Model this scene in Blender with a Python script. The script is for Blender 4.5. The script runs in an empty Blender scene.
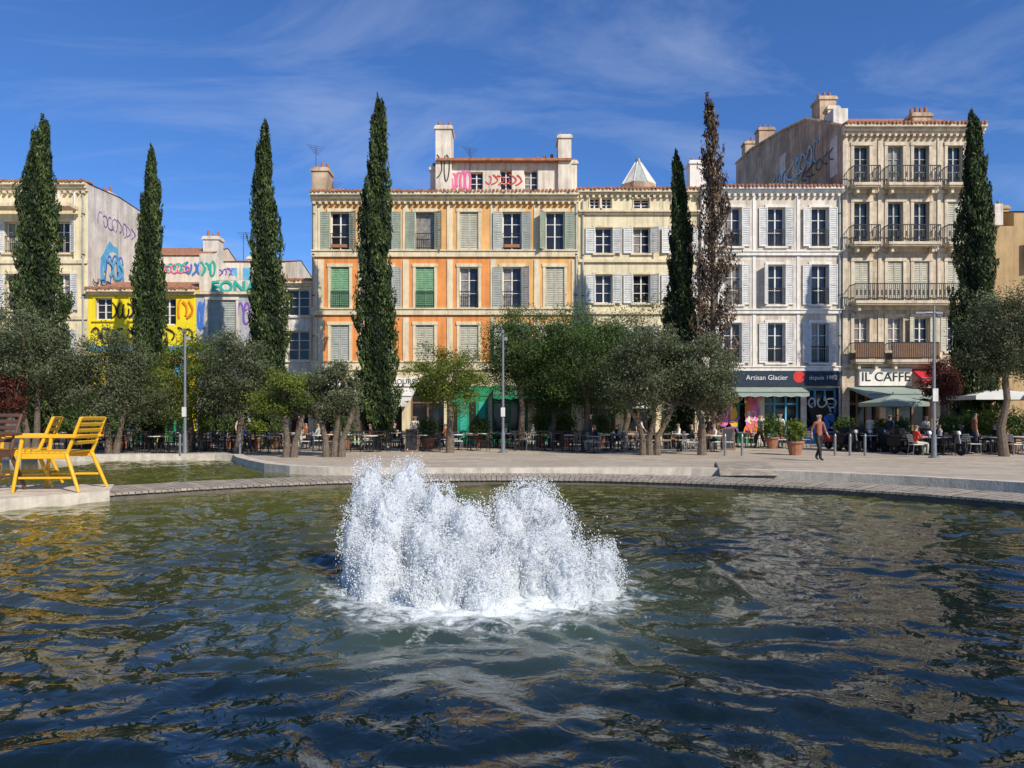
import bpy, math, random
import numpy as np
from mathutils import Vector, Matrix, noise
random.seed(7); np.random.seed(7)
scene=bpy.context.scene
COL=scene.collection
EYE=1.67; F=745.0; D=44.0; S=F/D
def X(px): return (px-512)/S
def Z(py): return EYE+(415-py)/S
def XD(px,d): return (px-512)/F*d
def ZD(py,d): return EYE+(415-py)/F*d
# ---------------------------------------------------------------- materials
def nodes(name):
    m=bpy.data.materials.new(name); m.use_nodes=True
    nt=m.node_tree; nt.nodes.clear()
    out=nt.nodes.new('ShaderNodeOutputMaterial')
    return m,nt,out
def N(nt,t,**k):
    n=nt.nodes.new(t)
    for a,b in k.items():
        if a in n.inputs.keys(): n.inputs[a].default_value=b
        else: setattr(n,a,b)
    return n
def mat(name,c,rough=0.7,var=0.18,scale=3.0,bump=0.0,bscale=20,metal=0.0,streak=0.0,spec=0.3,dirt=None,dirtamt=0.0):
    m,nt,out=nodes(name); L=nt.links.new
    p=N(nt,'ShaderNodeBsdfPrincipled'); p.inputs['Roughness'].default_value=rough; p.inputs['Metallic'].default_value=metal
    p.inputs['Specular IOR Level'].default_value=spec
    L(p.outputs[0],out.inputs[0])
    tc=N(nt,'ShaderNodeNewGeometry')
    n1=N(nt,'ShaderNodeTexNoise'); n1.inputs['Scale'].default_value=scale; n1.inputs['Detail'].default_value=4; n1.inputs['Roughness'].default_value=0.65
    L(tc.outputs['Position'],n1.inputs['Vector'])
    r=N(nt,'ShaderNodeMapRange'); r.inputs['From Min'].default_value=0.3; r.inputs['From Max'].default_value=0.7
    r.inputs['To Min'].default_value=1-var; r.inputs['To Max'].default_value=1+var*0.6
    L(n1.outputs['Fac'],r.inputs['Value'])
    v=N(nt,'ShaderNodeVectorMath',operation='SCALE'); v.inputs[0].default_value=c[:3]
    L(r.outputs[0],v.inputs['Scale'])
    col=v.outputs[0]
    if streak>0:
        mp=N(nt,'ShaderNodeMapping'); mp.inputs['Scale'].default_value=(2.2,2.2,0.18)
        L(tc.outputs['Position'],mp.inputs['Vector'])
        n2=N(nt,'ShaderNodeTexNoise'); n2.inputs['Scale'].default_value=1.6; n2.inputs['Detail'].default_value=6; n2.inputs['Roughness'].default_value=0.7
        L(mp.outputs[0],n2.inputs['Vector'])
        r2=N(nt,'ShaderNodeMapRange'); r2.inputs['From Min'].default_value=0.46; r2.inputs['From Max'].default_value=0.70
        r2.inputs['To Min'].default_value=0; r2.inputs['To Max'].default_value=streak
        L(n2.outputs['Fac'],r2.inputs['Value'])
        mx=N(nt,'ShaderNodeMix',data_type='RGBA'); d=dirt or (c[0]*0.34,c[1]*0.31,c[2]*0.30)
        mx.inputs[7].default_value=(*d,1)
        L(col,mx.inputs[6]); L(r2.outputs[0],mx.inputs[0]); col=mx.outputs[2]
    L(col,p.inputs['Base Color'])
    if bump>0:
        n3=N(nt,'ShaderNodeTexNoise'); n3.inputs['Scale'].default_value=bscale; n3.inputs['Detail'].default_value=3
        L(tc.outputs['Position'],n3.inputs['Vector'])
        b=N(nt,'ShaderNodeBump'); b.inputs['Strength'].default_value=bump; b.inputs['Distance'].default_value=0.03
        L(n3.outputs['Fac'],b.inputs['Height']); L(b.outputs[0],p.inputs['Normal'])
    return m
def stonemat(name,c,bw=0.9,bh=0.38,var=0.12,streak=0.5,mortar=0.6,horizontal=False,off=0.5):
    m=mat(name,c,0.85,var,2.0,0.3,14,streak=streak)
    nt=m.node_tree; L=nt.links.new
    p=[n for n in nt.nodes if n.type=='BSDF_PRINCIPLED'][0]
    src=p.inputs['Base Color'].links[0].from_socket
    g=N(nt,'ShaderNodeNewGeometry'); sx=N(nt,'ShaderNodeSeparateXYZ'); cb=N(nt,'ShaderNodeCombineXYZ')
    L(g.outputs['Position'],sx.inputs[0])
    if horizontal:
        L(sx.outputs[0],cb.inputs[0]); L(sx.outputs[1],cb.inputs[1])
    else:
        ad=N(nt,'ShaderNodeMath',operation='ADD'); L(sx.outputs[0],ad.inputs[0]); L(sx.outputs[1],ad.inputs[1])
        L(ad.outputs[0],cb.inputs[0]); L(sx.outputs[2],cb.inputs[1])
    br=N(nt,'ShaderNodeTexBrick'); br.inputs['Scale'].default_value=1.0
    br.inputs['Brick Width'].default_value=bw; br.inputs['Row Height'].default_value=bh; br.inputs['Mortar Size'].default_value=0.02
    br.inputs['Color1'].default_value=(1,1,1,1); br.inputs['Color2'].default_value=(0.78,0.75,0.71,1); br.inputs['Mortar'].default_value=(mortar,mortar,mortar,1)
    br.offset=off
    L(cb.outputs[0],br.inputs['Vector'])
    mx=N(nt,'ShaderNodeMix',data_type='RGBA',blend_type='MULTIPLY'); mx.inputs[0].default_value=1
    L(src,mx.inputs[6]); L(br.outputs['Color'],mx.inputs[7]); L(mx.outputs[2],p.inputs['Base Color'])
    return m
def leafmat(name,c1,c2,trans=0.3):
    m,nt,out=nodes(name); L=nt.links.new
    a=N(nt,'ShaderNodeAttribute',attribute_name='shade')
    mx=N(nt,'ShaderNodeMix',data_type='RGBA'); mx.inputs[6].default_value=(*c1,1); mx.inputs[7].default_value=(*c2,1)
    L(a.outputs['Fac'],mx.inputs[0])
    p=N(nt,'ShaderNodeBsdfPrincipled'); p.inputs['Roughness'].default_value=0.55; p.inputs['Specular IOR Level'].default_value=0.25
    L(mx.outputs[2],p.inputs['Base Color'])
    if trans<=0: L(p.outputs[0],out.inputs[0]); return m
    t=N(nt,'ShaderNodeBsdfTranslucent'); ms=N(nt,'ShaderNodeMixShader'); ms.inputs[0].default_value=trans
    L(mx.outputs[2],t.inputs['Color'])
    L(p.outputs[0],ms.inputs[1]); L(t.outputs[0],ms.inputs[2]); L(ms.outputs[0],out.inputs[0])
    return m
M={}
M['orange']=mat('orange_render',(0.76,0.29,0.085),0.9,0.20,1.0,0.2,30,streak=0.5)
M['orangeyellow']=mat('ochre_render',(0.76,0.41,0.15),0.9,0.20,1.0,0.2,30,streak=0.5)
M['cream']=mat('cream_trim',(0.74,0.62,0.41),0.85,0.16,2,0.15,30,streak=0.6)
M['creamwall']=mat('cream_wall',(0.76,0.65,0.42),0.9,0.18,1.0,0.2,30,streak=0.6)
M['ivory']=mat('ivory_wall',(0.72,0.64,0.51),0.9,0.20,1.0,0.2,30,streak=0.65)
M['whitewall']=stonemat('whitewashed_stone',(0.76,0.67,0.55),0.8,0.36,streak=0.6,mortar=0.8)
M['white']=mat('white_paint',(0.78,0.73,0.65),0.6,0.14,3,streak=0.4)
M['stone']=stonemat('beige_stone',(0.64,0.52,0.37),0.8,0.36,var=.2,streak=0.75,mortar=0.72)
M['stonetrim']=mat('stone_trim',(0.66,0.55,0.40),0.85,0.22,3,0.2,20,streak=0.7)
M['gable']=mat('gable_render',(0.50,0.37,0.25),0.95,0.5,0.7,0.8,4,streak=0.8)
M['gablelight']=mat('gable_light',(0.70,0.64,0.55),0.95,0.28,0.8,0.5,6,streak=0.6)
M['yellow']=mat('yellow_wall',(0.85,0.66,0.02),0.85,0.12,1.5,0.1,20,streak=0.25)
M['greywall']=mat('grey_wall',(0.46,0.45,0.46),0.9,0.2,1.2,0.1,20,streak=0.5)
M['tan']=mat('tan_wall',(0.44,0.30,0.15),0.9,0.2,0.7,0.3,10,streak=0.4)
M['tile']=mat('terracotta_tile',(0.40,0.18,0.10),0.9,0.5,4,0.8,12)
M['sh_white']=mat('shutter_white',(0.66,0.65,0.61),0.6,0.2,4,streak=0.4)
M['sh_grey']=mat('shutter_grey',(0.40,0.42,0.37),0.6,0.2,4,streak=0.4)
M['sh_green']=mat('shutter_green',(0.20,0.38,0.21),0.6,0.25,4,streak=0.4)
M['sh_beige']=mat('shutter_beige',(0.50,0.47,0.36),0.6,0.2,4,streak=0.4)
M['sh_sage']=mat('shutter_sage',(0.32,0.36,0.27),0.6,0.2,4,streak=0.4)
M['glass']=mat('window_glass',(0.018,0.02,0.024),0.08,0.5,1.5,spec=0.5)
M['curtain']=mat('window_curtain',(0.25,0.23,0.20),0.25,0.5,5,spec=0.5)
M['dark']=mat('dark_interior',(0.018,0.016,0.014),0.8,0.4,2)
M['iron']=mat('black_iron',(0.02,0.02,0.022),0.5,0.2,5)
M['metalgrey']=mat('grey_metal',(0.25,0.26,0.27),0.45,0.15,5,metal=0.5)
M['rust']=mat('brown_metal',(0.11,0.055,0.035),0.6,0.2,5)
M['awning']=mat('awning_canvas',(0.70,0.69,0.64),0.8,0.1,2)
M['awngreen']=mat('awning_green',(0.30,0.36,0.30),0.8,0.15,2)
M['awnred']=mat('awning_red',(0.55,0.03,0.04),0.7,0.15,2)
M['navy']=mat('navy_fascia',(0.02,0.035,0.06),0.5,0.2,2)
M['emerald']=mat('emerald_shopfront',(0.02,0.26,0.11),0.55,0.3,2)
M['teal']=mat('teal_paint',(0.04,0.40,0.30),0.6,0.1,2)
M['blue']=mat('blue_paint',(0.06,0.18,0.55),0.6,0.2,2)
M['sky']=mat('skyblue_paint',(0.12,0.42,0.65),0.6,0.2,2)
M['pink']=mat('pink_paint',(0.75,0.16,0.32),0.6,0.2,2)
M['red']=mat('red_paint',(0.60,0.04,0.03),0.6,0.2,2)
M['black']=mat('black_paint',(0.02,0.02,0.02),0.6,0.2,2)
M['purple']=mat('purple_paint',(0.22,0.10,0.40),0.6,0.2,2)
M['orangep']=mat('orange_paint',(0.75,0.22,0.02),0.6,0.2,2)
M['yelp']=mat('yellow_paint',(0.80,0.42,0.015),0.42,0.1,4,0.1,40,spec=0.5)
M['wood']=mat('wood_brown',(0.20,0.11,0.06),0.7,0.3,6)
M['pot']=mat('terracotta_pot',(0.34,0.15,0.08),0.8,0.2,5)
M['bark']=mat('bark',(0.16,0.12,0.085),0.95,0.4,8,0.9,25)
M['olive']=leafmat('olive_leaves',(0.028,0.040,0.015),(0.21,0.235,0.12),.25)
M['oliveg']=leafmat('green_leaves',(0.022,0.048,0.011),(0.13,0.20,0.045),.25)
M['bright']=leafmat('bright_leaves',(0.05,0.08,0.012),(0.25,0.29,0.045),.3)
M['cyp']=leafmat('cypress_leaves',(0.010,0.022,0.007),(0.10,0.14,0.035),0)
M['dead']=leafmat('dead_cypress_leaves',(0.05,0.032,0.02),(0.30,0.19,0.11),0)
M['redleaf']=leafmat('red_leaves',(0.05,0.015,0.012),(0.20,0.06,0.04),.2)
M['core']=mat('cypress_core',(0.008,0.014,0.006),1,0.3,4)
# ---------------------------------------------------------------- mesh builder
class MB:
    def __init__(s): s.v=[];s.f=[];s.m=[];s.mats=[];s.smooth=False
    def mi(s,m):
        if isinstance(m,str): m=M[m]
        if m not in s.mats: s.mats.append(m)
        return s.mats.index(m)
    def poly(s,pts,m):
        b=len(s.v); s.v+= [tuple(p) for p in pts]; s.f.append(tuple(range(b,b+len(pts)))); s.m.append(s.mi(m))
    def box(s,x0,x1,y0,y1,z0,z1,m,T=None):
        if x0>x1:x0,x1=x1,x0
        if y0>y1:y0,y1=y1,y0
        if z0>z1:z0,z1=z1,z0
        b=len(s.v); P=[(x0,y0,z0),(x1,y0,z0),(x1,y1,z0),(x0,y1,z0),(x0,y0,z1),(x1,y0,z1),(x1,y1,z1),(x0,y1,z1)]
        if T is not None: P=[tuple(T@Vector(p)) for p in P]
        s.v+=P; k=s.mi(m)
        for f in ((0,3,2,1),(4,5,6,7),(0,1,5,4),(1,2,6,5),(2,3,7,6),(3,0,4,7)):
            s.f.append(tuple(b+i for i in f)); s.m.append(k)
    def cyl(s,p0,p1,r0,r1,m,n=8,caps=True):
        p0=Vector(p0);p1=Vector(p1); d=(p1-p0)
        if d.length<1e-6: return
        d.normalize(); a=d.orthogonal().normalized(); c=d.cross(a); b=len(s.v); k=s.mi(m)
        for p,r in((p0,r0),(p1,r1)):
            for i in range(n):
                t=2*math.pi*i/n; s.v.append(tuple(p+a*(r*math.cos(t))+c*(r*math.sin(t))))
        for i in range(n):
            j=(i+1)%n; s.f.append((b+i,b+j,b+n+j,b+n+i)); s.m.append(k)
        if caps:
            s.f.append(tuple(b+n+i for i in range(n))); s.m.append(k)
            s.f.append(tuple(b+i for i in reversed(range(n)))); s.m.append(k)
    def tube(s,pts,rs,m,n=7):
        for i in range(len(pts)-1): s.cyl(pts[i],pts[i+1],rs[i],rs[i+1],m,n)
    def obj(s,name,parent=None,origin=(0,0,0),smooth=False):
        me=bpy.data.meshes.new(name); o=Vector(origin)
        me.from_pydata([(v[0]-o.x,v[1]-o.y,v[2]-o.z) for v in s.v],[],s.f)
        for m in s.mats: me.materials.append(m)
        me.polygons.foreach_set('material_index',s.m)
        if smooth: me.polygons.foreach_set('use_smooth',[True]*len(s.f))
        me.update()
        ob=bpy.data.objects.new(name,me); COL.objects.link(ob)
        if parent: ob.parent=parent
        else: ob.location=o
        return ob
class Group:
    def __init__(s,name,origin): 
        s.e=bpy.data.objects.new(name,None); COL.objects.link(s.e); s.e.location=origin; s.o=origin; s.p={}
        s.e.empty_display_size=0.5
    def __getitem__(s,k):
        if k not in s.p: s.p[k]=MB()
        return s.p[k]
    def done(s):
        for k,b in s.p.items():
            if b.f: b.obj(k,s.e,s.o)
        return s.e
    def text(s,txt,x,y,z,size,m,name='lettering',sx=1.0,off=0.0):
        c=bpy.data.curves.new(name,'FONT'); c.body=txt; c.size=size; c.extrude=0.01; c.align_x='CENTER'; c.align_y='CENTER'; c.offset=off
        o=bpy.data.objects.new(name,c); COL.objects.link(o); o.parent=s.e
        o.location=(x-s.o[0],y-s.o[1],z-s.o[2]); o.rotation_euler=(math.pi/2,0,0); o.scale=(sx,1,1); c.materials.append(M[m])
# ---------------------------------------------------------------- facade parts
def facade(b,x0,x1,z0,z1,y,ops,m,split=None):
    xs=sorted(set([x0,x1]+[round(v,4) for o in ops for v in o[:2]]+([s for s in (split or [])])))
    zs=sorted(set([z0,z1]+[round(v,4) for o in ops for v in o[2:4]]))
    for i in range(len(xs)-1):
        for j in range(len(zs)-1):
            cx=(xs[i]+xs[i+1])/2; cz=(zs[j]+zs[j+1])/2
            if any(o[0]<cx<o[1] and o[2]<cz<o[3] for o in ops): continue
            mm=m(cx,cz) if callable(m) else m
            b.poly([(xs[i],y,zs[j]),(xs[i+1],y,zs[j]),(xs[i+1],y,zs[j+1]),(xs[i],y,zs[j+1])],mm)
def leafpanel(b,x0,x1,z0,z1,y,m):
    T=Matrix.Translation((x0,y,0)); w=x1-x0
    fr=0.06
    b.box(0,fr,-0.045,0,z0,z1,m,T); b.box(w-fr,w,-0.045,0,z0,z1,m,T)
    for zz in (z0,(z0+z1)/2-fr/2,z1-fr): b.box(fr,w-fr,-0.043,-0.002,zz,zz+fr,m,T)
    n=int((z1-z0)/0.11)
    for i in range(n):
        zz=z0+fr+(z1-z0-2*fr)*i/n
        b.poly([T@Vector(p) for p in [(fr,-0.040,zz),(w-fr,-0.040,zz),(w-fr,-0.006,zz+0.10),(fr,-0.006,zz+0.10)]],m)
def window(g,cx,z0,z1,w,y,shut='open',sm='sh_white',trim='cream',tw=0.14,frame='white',rail=None,sw=None,wallm='cream'):
    x0=cx-w/2;x1=cx+w/2
    dp=0.28
    W=g['walls']; G=g['windows']; T=g['trim']; H=g['shutters']
    for q in ([(x0,y,z0),(x0,y,z1),(x0,y+dp,z1),(x0,y+dp,z0)],[(x1,y,z0),(x1,y+dp,z0),(x1,y+dp,z1),(x1,y,z1)],
              [(x0,y,z1),(x1,y,z1),(x1,y+dp,z1),(x0,y+dp,z1)],[(x0,y,z0),(x0,y+dp,z0),(x1,y+dp,z0),(x1,y,z0)]): W.poly(q,wallm)
    cur=random.random()
    gm='curtain' if cur<0.2 else 'glass'
    G.poly([(x0,y+dp-0.01,z0),(x1,y+dp-0.01,z0),(x1,y+dp-0.01,z1),(x0,y+dp-0.01,z1)],gm)
    if shut!='closed':
        f=0.055; ya=y+dp-0.07; yb=y+dp-0.02
        if shut!='dark':
            G.box(x0,x0+f,ya,yb,z0,z1,frame); G.box(x1-f,x1,ya,yb,z0,z1,frame); G.box(cx-f/1.4,cx+f/1.4,ya-0.005,yb,z0,z1,frame)
            G.box(x0+f,x1-f,ya+.004,yb,z1-f,z1,frame); G.box(x0+f,x1-f,ya+.004,yb,z0,z0+f*1.6,frame)
            for k in (0.36,0.68): G.box(x0+f,x1-f,ya+.01,yb,z0+(z1-z0)*k,z0+(z1-z0)*k+0.035,frame)
            if cur>0.7:
                G.poly([(x0+f,y+dp-0.015,z0),(cx-f,y+dp-0.015,z0),(cx-f,y+dp-0.015,z1),(x0+f,y+dp-0.015,z1)],'curtain')
    if trim:
        T.box(x0-tw,x0-0.002,y-0.045,y+0.01,z0,z1,trim); T.box(x1+0.002,x1+tw,y-0.045,y+0.01,z0,z1,trim)
        T.box(x0-tw-0.03,x1+tw+0.03,y-0.075,y+0.01,z1+0.001,z1+tw*1.15,trim)
        T.box(x0-tw-0.05,x1+tw+0.05,y-0.12,y+0.01,z0-0.1,z0-0.001,trim)
    sw=sw or w/2
    if shut in('open','half','dark'):
        off=0.03
        yy=y-0.05 if trim else y-0.005
        a=random.choice([0,0,0.0,0.15,0.5,.9])
        for sgn,aa in((-1,a),(1,random.choice([0,0,0.2,.6]))):
            hx=x0-off if sgn<0 else x1+off
            T2=Matrix.Translation((hx,yy,0))@Matrix.Rotation(-sgn*aa if sgn>0 else aa,4,'Z')
            def bx(u0,u1,v0,v1,zz0,zz1):
                H.box(u0*sgn,u1*sgn,v0,v1,zz0,zz1,sm,T2)
            fr=0.06
            bx(0,fr,-0.045,0,z0,z1); bx(sw-fr,sw,-0.045,0,z0,z1)
            for zz in (z0,(z0+z1)/2-fr/2,z1-fr): bx(fr,sw-fr,-0.043,-0.002,zz,zz+fr)
            n=int((z1-z0)/0.11)
            for i in range(n):
                zz=z0+fr+(z1-z0-2*fr)*i/n
                H.poly([T2@Vector(p) for p in [(sgn*fr,-0.040,zz),(sgn*(sw-fr),-0.040,zz),(sgn*(sw-fr),-0.006,zz+0.10),(sgn*fr,-0.006,zz+0.10)]],sm)
    elif shut=='closed':
        gap=random.choice([0,0,.35]) 
        leafpanel(H,x0+0.01,cx-0.008,z0+0.01+gap*0,z1-0.01,y+0.08,sm); leafpanel(H,cx+0.008,x1-0.01,z0+0.01,z1-0.01,y+0.08,sm)
    if rail:
        R=g['railings']; rz=z0+0.95
        R.box(x0,x1,y-0.05,y-0.02,rz,rz+0.04,'iron'); R.box(x0,x1,y-0.05,y-0.02,z0+0.12,z0+0.15,'iron')
        n=int(w/0.11)
        for i in range(n+1): 
            xx=x0+w*i/n; R.box(xx-0.010,xx+0.010,y-0.045,y-0.025,z0,rz,'iron')
def balcony(g,x0,x1,z,y,dep=0.75,h=0.95,m='stonetrim',rm='iron',solid=False):
    T=g['trim']; R=g['railings']
    T.box(x0,x1,y-dep,y-0.001,z-0.16,z,m)
    T.box(x0+0.06,x1-0.06,y-dep+0.06,y-0.001,z-0.24,z-0.161,m)
    for xx in (x0+0.25,x1-0.4): T.box(xx,xx+0.15,y-dep*0.7,y-0.001,z-0.55,z-0.241,m)
    ya=y-dep+0.04
    if solid:
        R.box(x0+.03,x1-.03,ya,ya+0.03,z+0.05,z+h,rm)
    R.box(x0,x1,ya-0.02,ya+0.03,z+h,z+h+0.05,'iron'); R.box(x0,x1,ya-.015,ya+0.015,z+0.1,z+0.13,'iron')
    n=int((x1-x0)/0.12)
    for i in range(n+1):
        xx=x0+(x1-x0)*i/n; R.box(xx-0.012,xx+0.012,ya-0.012,ya+0.012,z,z+h,'iron')
        if i%2==0 and i<n and not solid:
            R.box(xx+0.03,xx+0.09,ya-0.006,ya+0.006,z+0.3,z+0.62,'iron')
    for xx in (x0,x1-0.03):
        R.box(xx,xx+0.03,ya+0.031,y,z+h,z+h+0.05,'iron')
        for k in range(5): 
            yy=ya+(dep)*k/5; R.box(xx,xx+0.02,yy,yy+0.02,z,z+h,'iron')
def cornice(g,x0,x1,z,y,m='cream',d=0.45,h=0.45,n=3,tile=True,dent=True):
    T=g['trim']
    for i in range(n):
        T.box(x0-0.02,x1+0.02,y-d*(i+1)/n,y+0.02,z-h+h*i/n,z-h+h*(i+1)/n-0.003,m)
    if dent:
        k=int((x1-x0)/0.35)
        for i in range(k):
            xx=x0+(x1-x0)*(i+.3)/k; T.box(xx,xx+0.14,y-d*0.55,y,z-h-0.14,z-h-0.003,m)
    if tile:
        k=int((x1-x0)/0.22); R=g['roof']
        for i in range(k):
            xx=x0+(x1-x0)*(i+.5)/k; R.cyl((xx,y-d-0.08+random.uniform(-.04,.04),z+0.05+random.uniform(-.02,.02)),(xx,y+0.6,z+0.2),0.09,0.09,'tile',6)
def drainpipe(g,x,z1,y):
    b=g['drainpipes']; b.cyl((x,y-.10,0),(x,y-.10,z1-.6),.05,.05,'sh_grey',8)
    zz=1.5
    while zz<z1-1: b.box(x-.07,x+.07,y-.16,y-.002,zz,zz+.05,'iron'); zz+=2.4
def shell(g,x0,x1,z0,z1,y,dep,m,ridge=1.2,sidem=None,rm='tile'):
    W=g['walls']; sm=sidem or m; R=g['roof']
    W.poly([(x0,y,z0),(x0,y,z1),(x0,y+dep/2,z1+ridge),(x0,y+dep,z1),(x0,y+dep,z0)],sm)
    W.poly([(x1,y,z0),(x1,y+dep,z0),(x1,y+dep,z1),(x1,y+dep/2,z1+ridge),(x1,y,z1)],sm)
    W.poly([(x1,y+dep,z0),(x0,y+dep,z0),(x0,y+dep,z1),(x1,y+dep,z1)],sm)
    R.poly([(x0-.05,y-.1,z1+.03),(x1+.05,y-.1,z1+.03),(x1+.05,y+dep/2,z1+ridge+.05),(x0-.05,y+dep/2,z1+ridge+.05)],rm)
    R.poly([(x0-.05,y+dep/2,z1+ridge+.05),(x1+.05,y+dep/2,z1+ridge+.05),(x1+.05,y+dep+.1,z1+.03),(x0-.05,y+dep+.1,z1+.03)],rm)
def chimney(g,x0,x1,z0,z1,y,d=0.9,m='ivory',pots=3):
    C=g['chimneys']
    C.box(x0,x1,y,y+d,z0,z1-0.25,m); C.box(x0-.08,x1+.08,y-.08,y+d+.08,z1-0.249,z1-0.1,m)
    C.box(x0-.02,x1+.02,y-.02,y+d+.02,z1-0.099,z1,m)
    for i in range(pots):
        cx=x0+(x1-x0)*(i+.5)/pots; C.cyl((cx,y+d/2,z1),(cx,y+d/2,z1+random.uniform(.25,.5)),0.12,0.09,'pot',8)
def scribble(b,x0,x1,z0,z1,y,m,n=6,w=0.07,side=None):
    cw=(x1-x0)/n
    for i in range(n):
        cx=x0+cw*(i+.5); cz=(z0+z1)/2; h=(z1-z0)*random.uniform(.7,1)/2; a0=random.uniform(0,6.28); sw=random.choice([3.2,4.5,5.5]); k2=random.choice([1,1,2]); f2=random.uniform(-1.2,1.2)
        pts=[]; K=12
        for k in range(K+1):
            t=k/K; a=a0+sw*t
            pts.append((cx+cw*0.5*math.cos(a*k2)*(1-.3*math.sin(3*t+i))+cw*.2*f2*(t-.5),cz+h*math.sin(a)*(1-.15*t)))
        for k in range(K):
            p=Vector(pts[k]);q=Vector(pts[k+1]); d=(q-p)
            if d.length<1e-4: continue
            nn=Vector((-d.y,d.x)).normalized()*w/2
            P=[p-nn,q-nn,q+nn,p+nn]
            o_=.0007*(k+13*(i%3))
            if side=='x': b.poly([(y+o_,c.x,c.y) for c in P],m)
            elif side=='l': b.poly([(y-o_,c.x,c.y) for c in P],m)
            else: b.poly([(c.x,y-o_,c.y) for c in P],m)
def blobp(b,cx,cz,rx,rz,y,m,n=18,j=.18,side=None):
    P=[]
    for i in range(n):
        a=2*math.pi*i/n; r=1+random.uniform(-j,j); P.append((cx+rx*r*math.cos(a),cz+rz*r*math.sin(a)))
    b.poly([((y,p[0],p[1]) if side=='x' else (p[0],y,p[1])) for p in P],m)
def mural(b,x0,x1,z0,z1,y,cols,n=10,side=None):
    sg=1 if side=='x' else -1
    for i in range(n):
        rx=random.uniform(.12,.28)*(x1-x0); rz=random.uniform(.12,.3)*(z1-z0)
        blobp(b,random.uniform(x0+rx*1.2,x1-rx*1.2),random.uniform(z0+rz*1.2,z1-rz*1.2),rx,rz,y+sg*(0.004+0.003*i),random.choice(cols),side=side)
    for i in range(3):
        scribble(b,x0+.1,x1-.1,z0+(z1-z0)*i/3+.1,z0+(z1-z0)*(i+1)/3-.05,y+sg*(0.004+0.003*n+0.035*i),random.choice(cols+['black']),max(3,int((x1-x0)/.7)),0.09,side)
def shopfront(g,x0,x1,z1,y,fm,nb=3,door=1,wallm='ivory'):
    W=g['walls'];G=g['windows'];T=g['shopfronts']; dp=0.5
    W.poly([(x0,y,0),(x0,y,z1),(x0,y+dp,z1),(x0,y+dp,0)],wallm); W.poly([(x1,y,0),(x1,y+dp,0),(x1,y+dp,z1),(x1,y,z1)],wallm)
    W.poly([(x0,y,z1),(x1,y,z1),(x1,y+dp,z1),(x0,y+dp,z1)],wallm)
    G.poly([(x0,y+dp,0),(x1,y+dp,0),(x1,y+dp,z1),(x0,y+dp,z1)],'glass')
    for i in range(nb+1):
        xx=x0+(x1-x0-.1)*i/nb; T.box(xx,xx+.1,y+dp-.1,y+dp-.004,0,z1,fm)
    T.box(x0,x1,y+dp-.12,y+dp-.005,z1-.14,z1-.002,fm); T.box(x0,x1,y+dp-.09,y+dp-.006,z1*.7,z1*.7+.08,fm)
    for i in range(nb):
        if i==door: continue
        a=x0+(x1-x0-.1)*i/nb+.1; c=x0+(x1-x0-.1)*(i+1)/nb
        T.box(a,c,y+dp-.08,y+dp-.003,0,.7,fm)
def awning(g,x0,x1,z,y,proj,drop,m,key='awnings'):
    b=g[key]; n=max(2,int((x1-x0)/.6))
    for i in range(n):
        a=x0+(x1-x0)*i/n;c=x0+(x1-x0)*(i+1)/n
        b.poly([(a,y-.02,z),(c,y-.02,z),(c,y-proj,z-drop),(a,y-proj,z-drop)],m)
        mid=(a+c)/2
        b.poly([(a,y-proj,z-drop),(c,y-proj,z-drop),(c,y-proj-.01,z-drop-.22),(mid,y-proj-.01,z-drop-.28),(a,y-proj-.01,z-drop-.22)],m)
    b.poly([(x0,y-.02,z),(x0,y-proj,z-drop),(x0,y-proj,z-drop-.2),(x0,y-.02,z-.1)],m)
    b.poly([(x1,y-.02,z),(x1,y-proj,z-drop),(x1,y-proj,z-drop-.2),(x1,y-.02,z-.1)],m)
    b.cyl((x0,y-proj,z-drop),(x1,y-proj,z-drop),.03,.03,'metalgrey',6)

# ================================================================ BUILDINGS
g=Group('cream_corner_house',(X(0),D,0)); y=D
x0,x1=X(-130),X(88); z1=Z(184)
rows=[(Z(253),Z(222)),(Z(310),Z(274)),(Z(366),Z(330))]
cols=[X(p) for p in(-110,-68,-26,14,62)]
ops=[(c-.5,c+.5,a,b) for a,b in rows for c in cols]
shops=[(X(-120),X(-60)),(X(-50),X(10)),(X(20),X(80))]
ops+=[(a,b,0,Z(385)) for a,b in shops]
facade(g['walls'],x0,x1,0,z1,y,ops,'creamwall'); shell(g,x0,x1,0,z1,y,7,'gablelight',0.2)
g['walls'].box(x0,x1-.02,y+7.01,y+12,0,z1-2.6,'gablelight')
for a,b in rows:
    for c in cols: window(g,c,a,b,1.0,y,random.choice(['open','open','closed']),'sh_white','cream',rail=True)
for a,b in shops: shopfront(g,a,b,Z(385),y,'wood')
cornice(g,x0,x1,z1,y); 
for zz in (Z(262),Z(318),Z(376)): g['trim'].box(x0,x1,y-.1,y-.001,zz-.1,zz+.1,'cream')
g['trim'].box(X(-20),X(82),y-1.3,y-.3,Z(212),Z(209),'cream')
for p in (28,44,60,76): g['trim'].box(X(p),X(p)+.1,y-.25,y-.1,Z(209),Z(186)-.4,'white')
chimney(g,X(70),X(82),z1,Z(176),y+3,pots=2); chimney(g,X(-8),X(4),z1,Z(160),y+3,pots=2)
drainpipe(g,X(84),z1,y)
blobp(g['graffiti'],D+2.6,Z(262),1.3,1.6,x1+.004,'sky',side='x'); blobp(g['graffiti'],D+2.6,Z(262),.9,1.1,x1+.008,'ivory',side='x')
scribble(g['graffiti'],D+1.3,D+4,Z(262)-1.2,Z(262)+1.2,x1+.01,'blue',4,.14,side='x')
scribble(g['graffiti'],D+1.6,D+3.8,Z(262)-.6,Z(262)+.8,x1+.07,'sky',4,.2,side='x')
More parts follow.
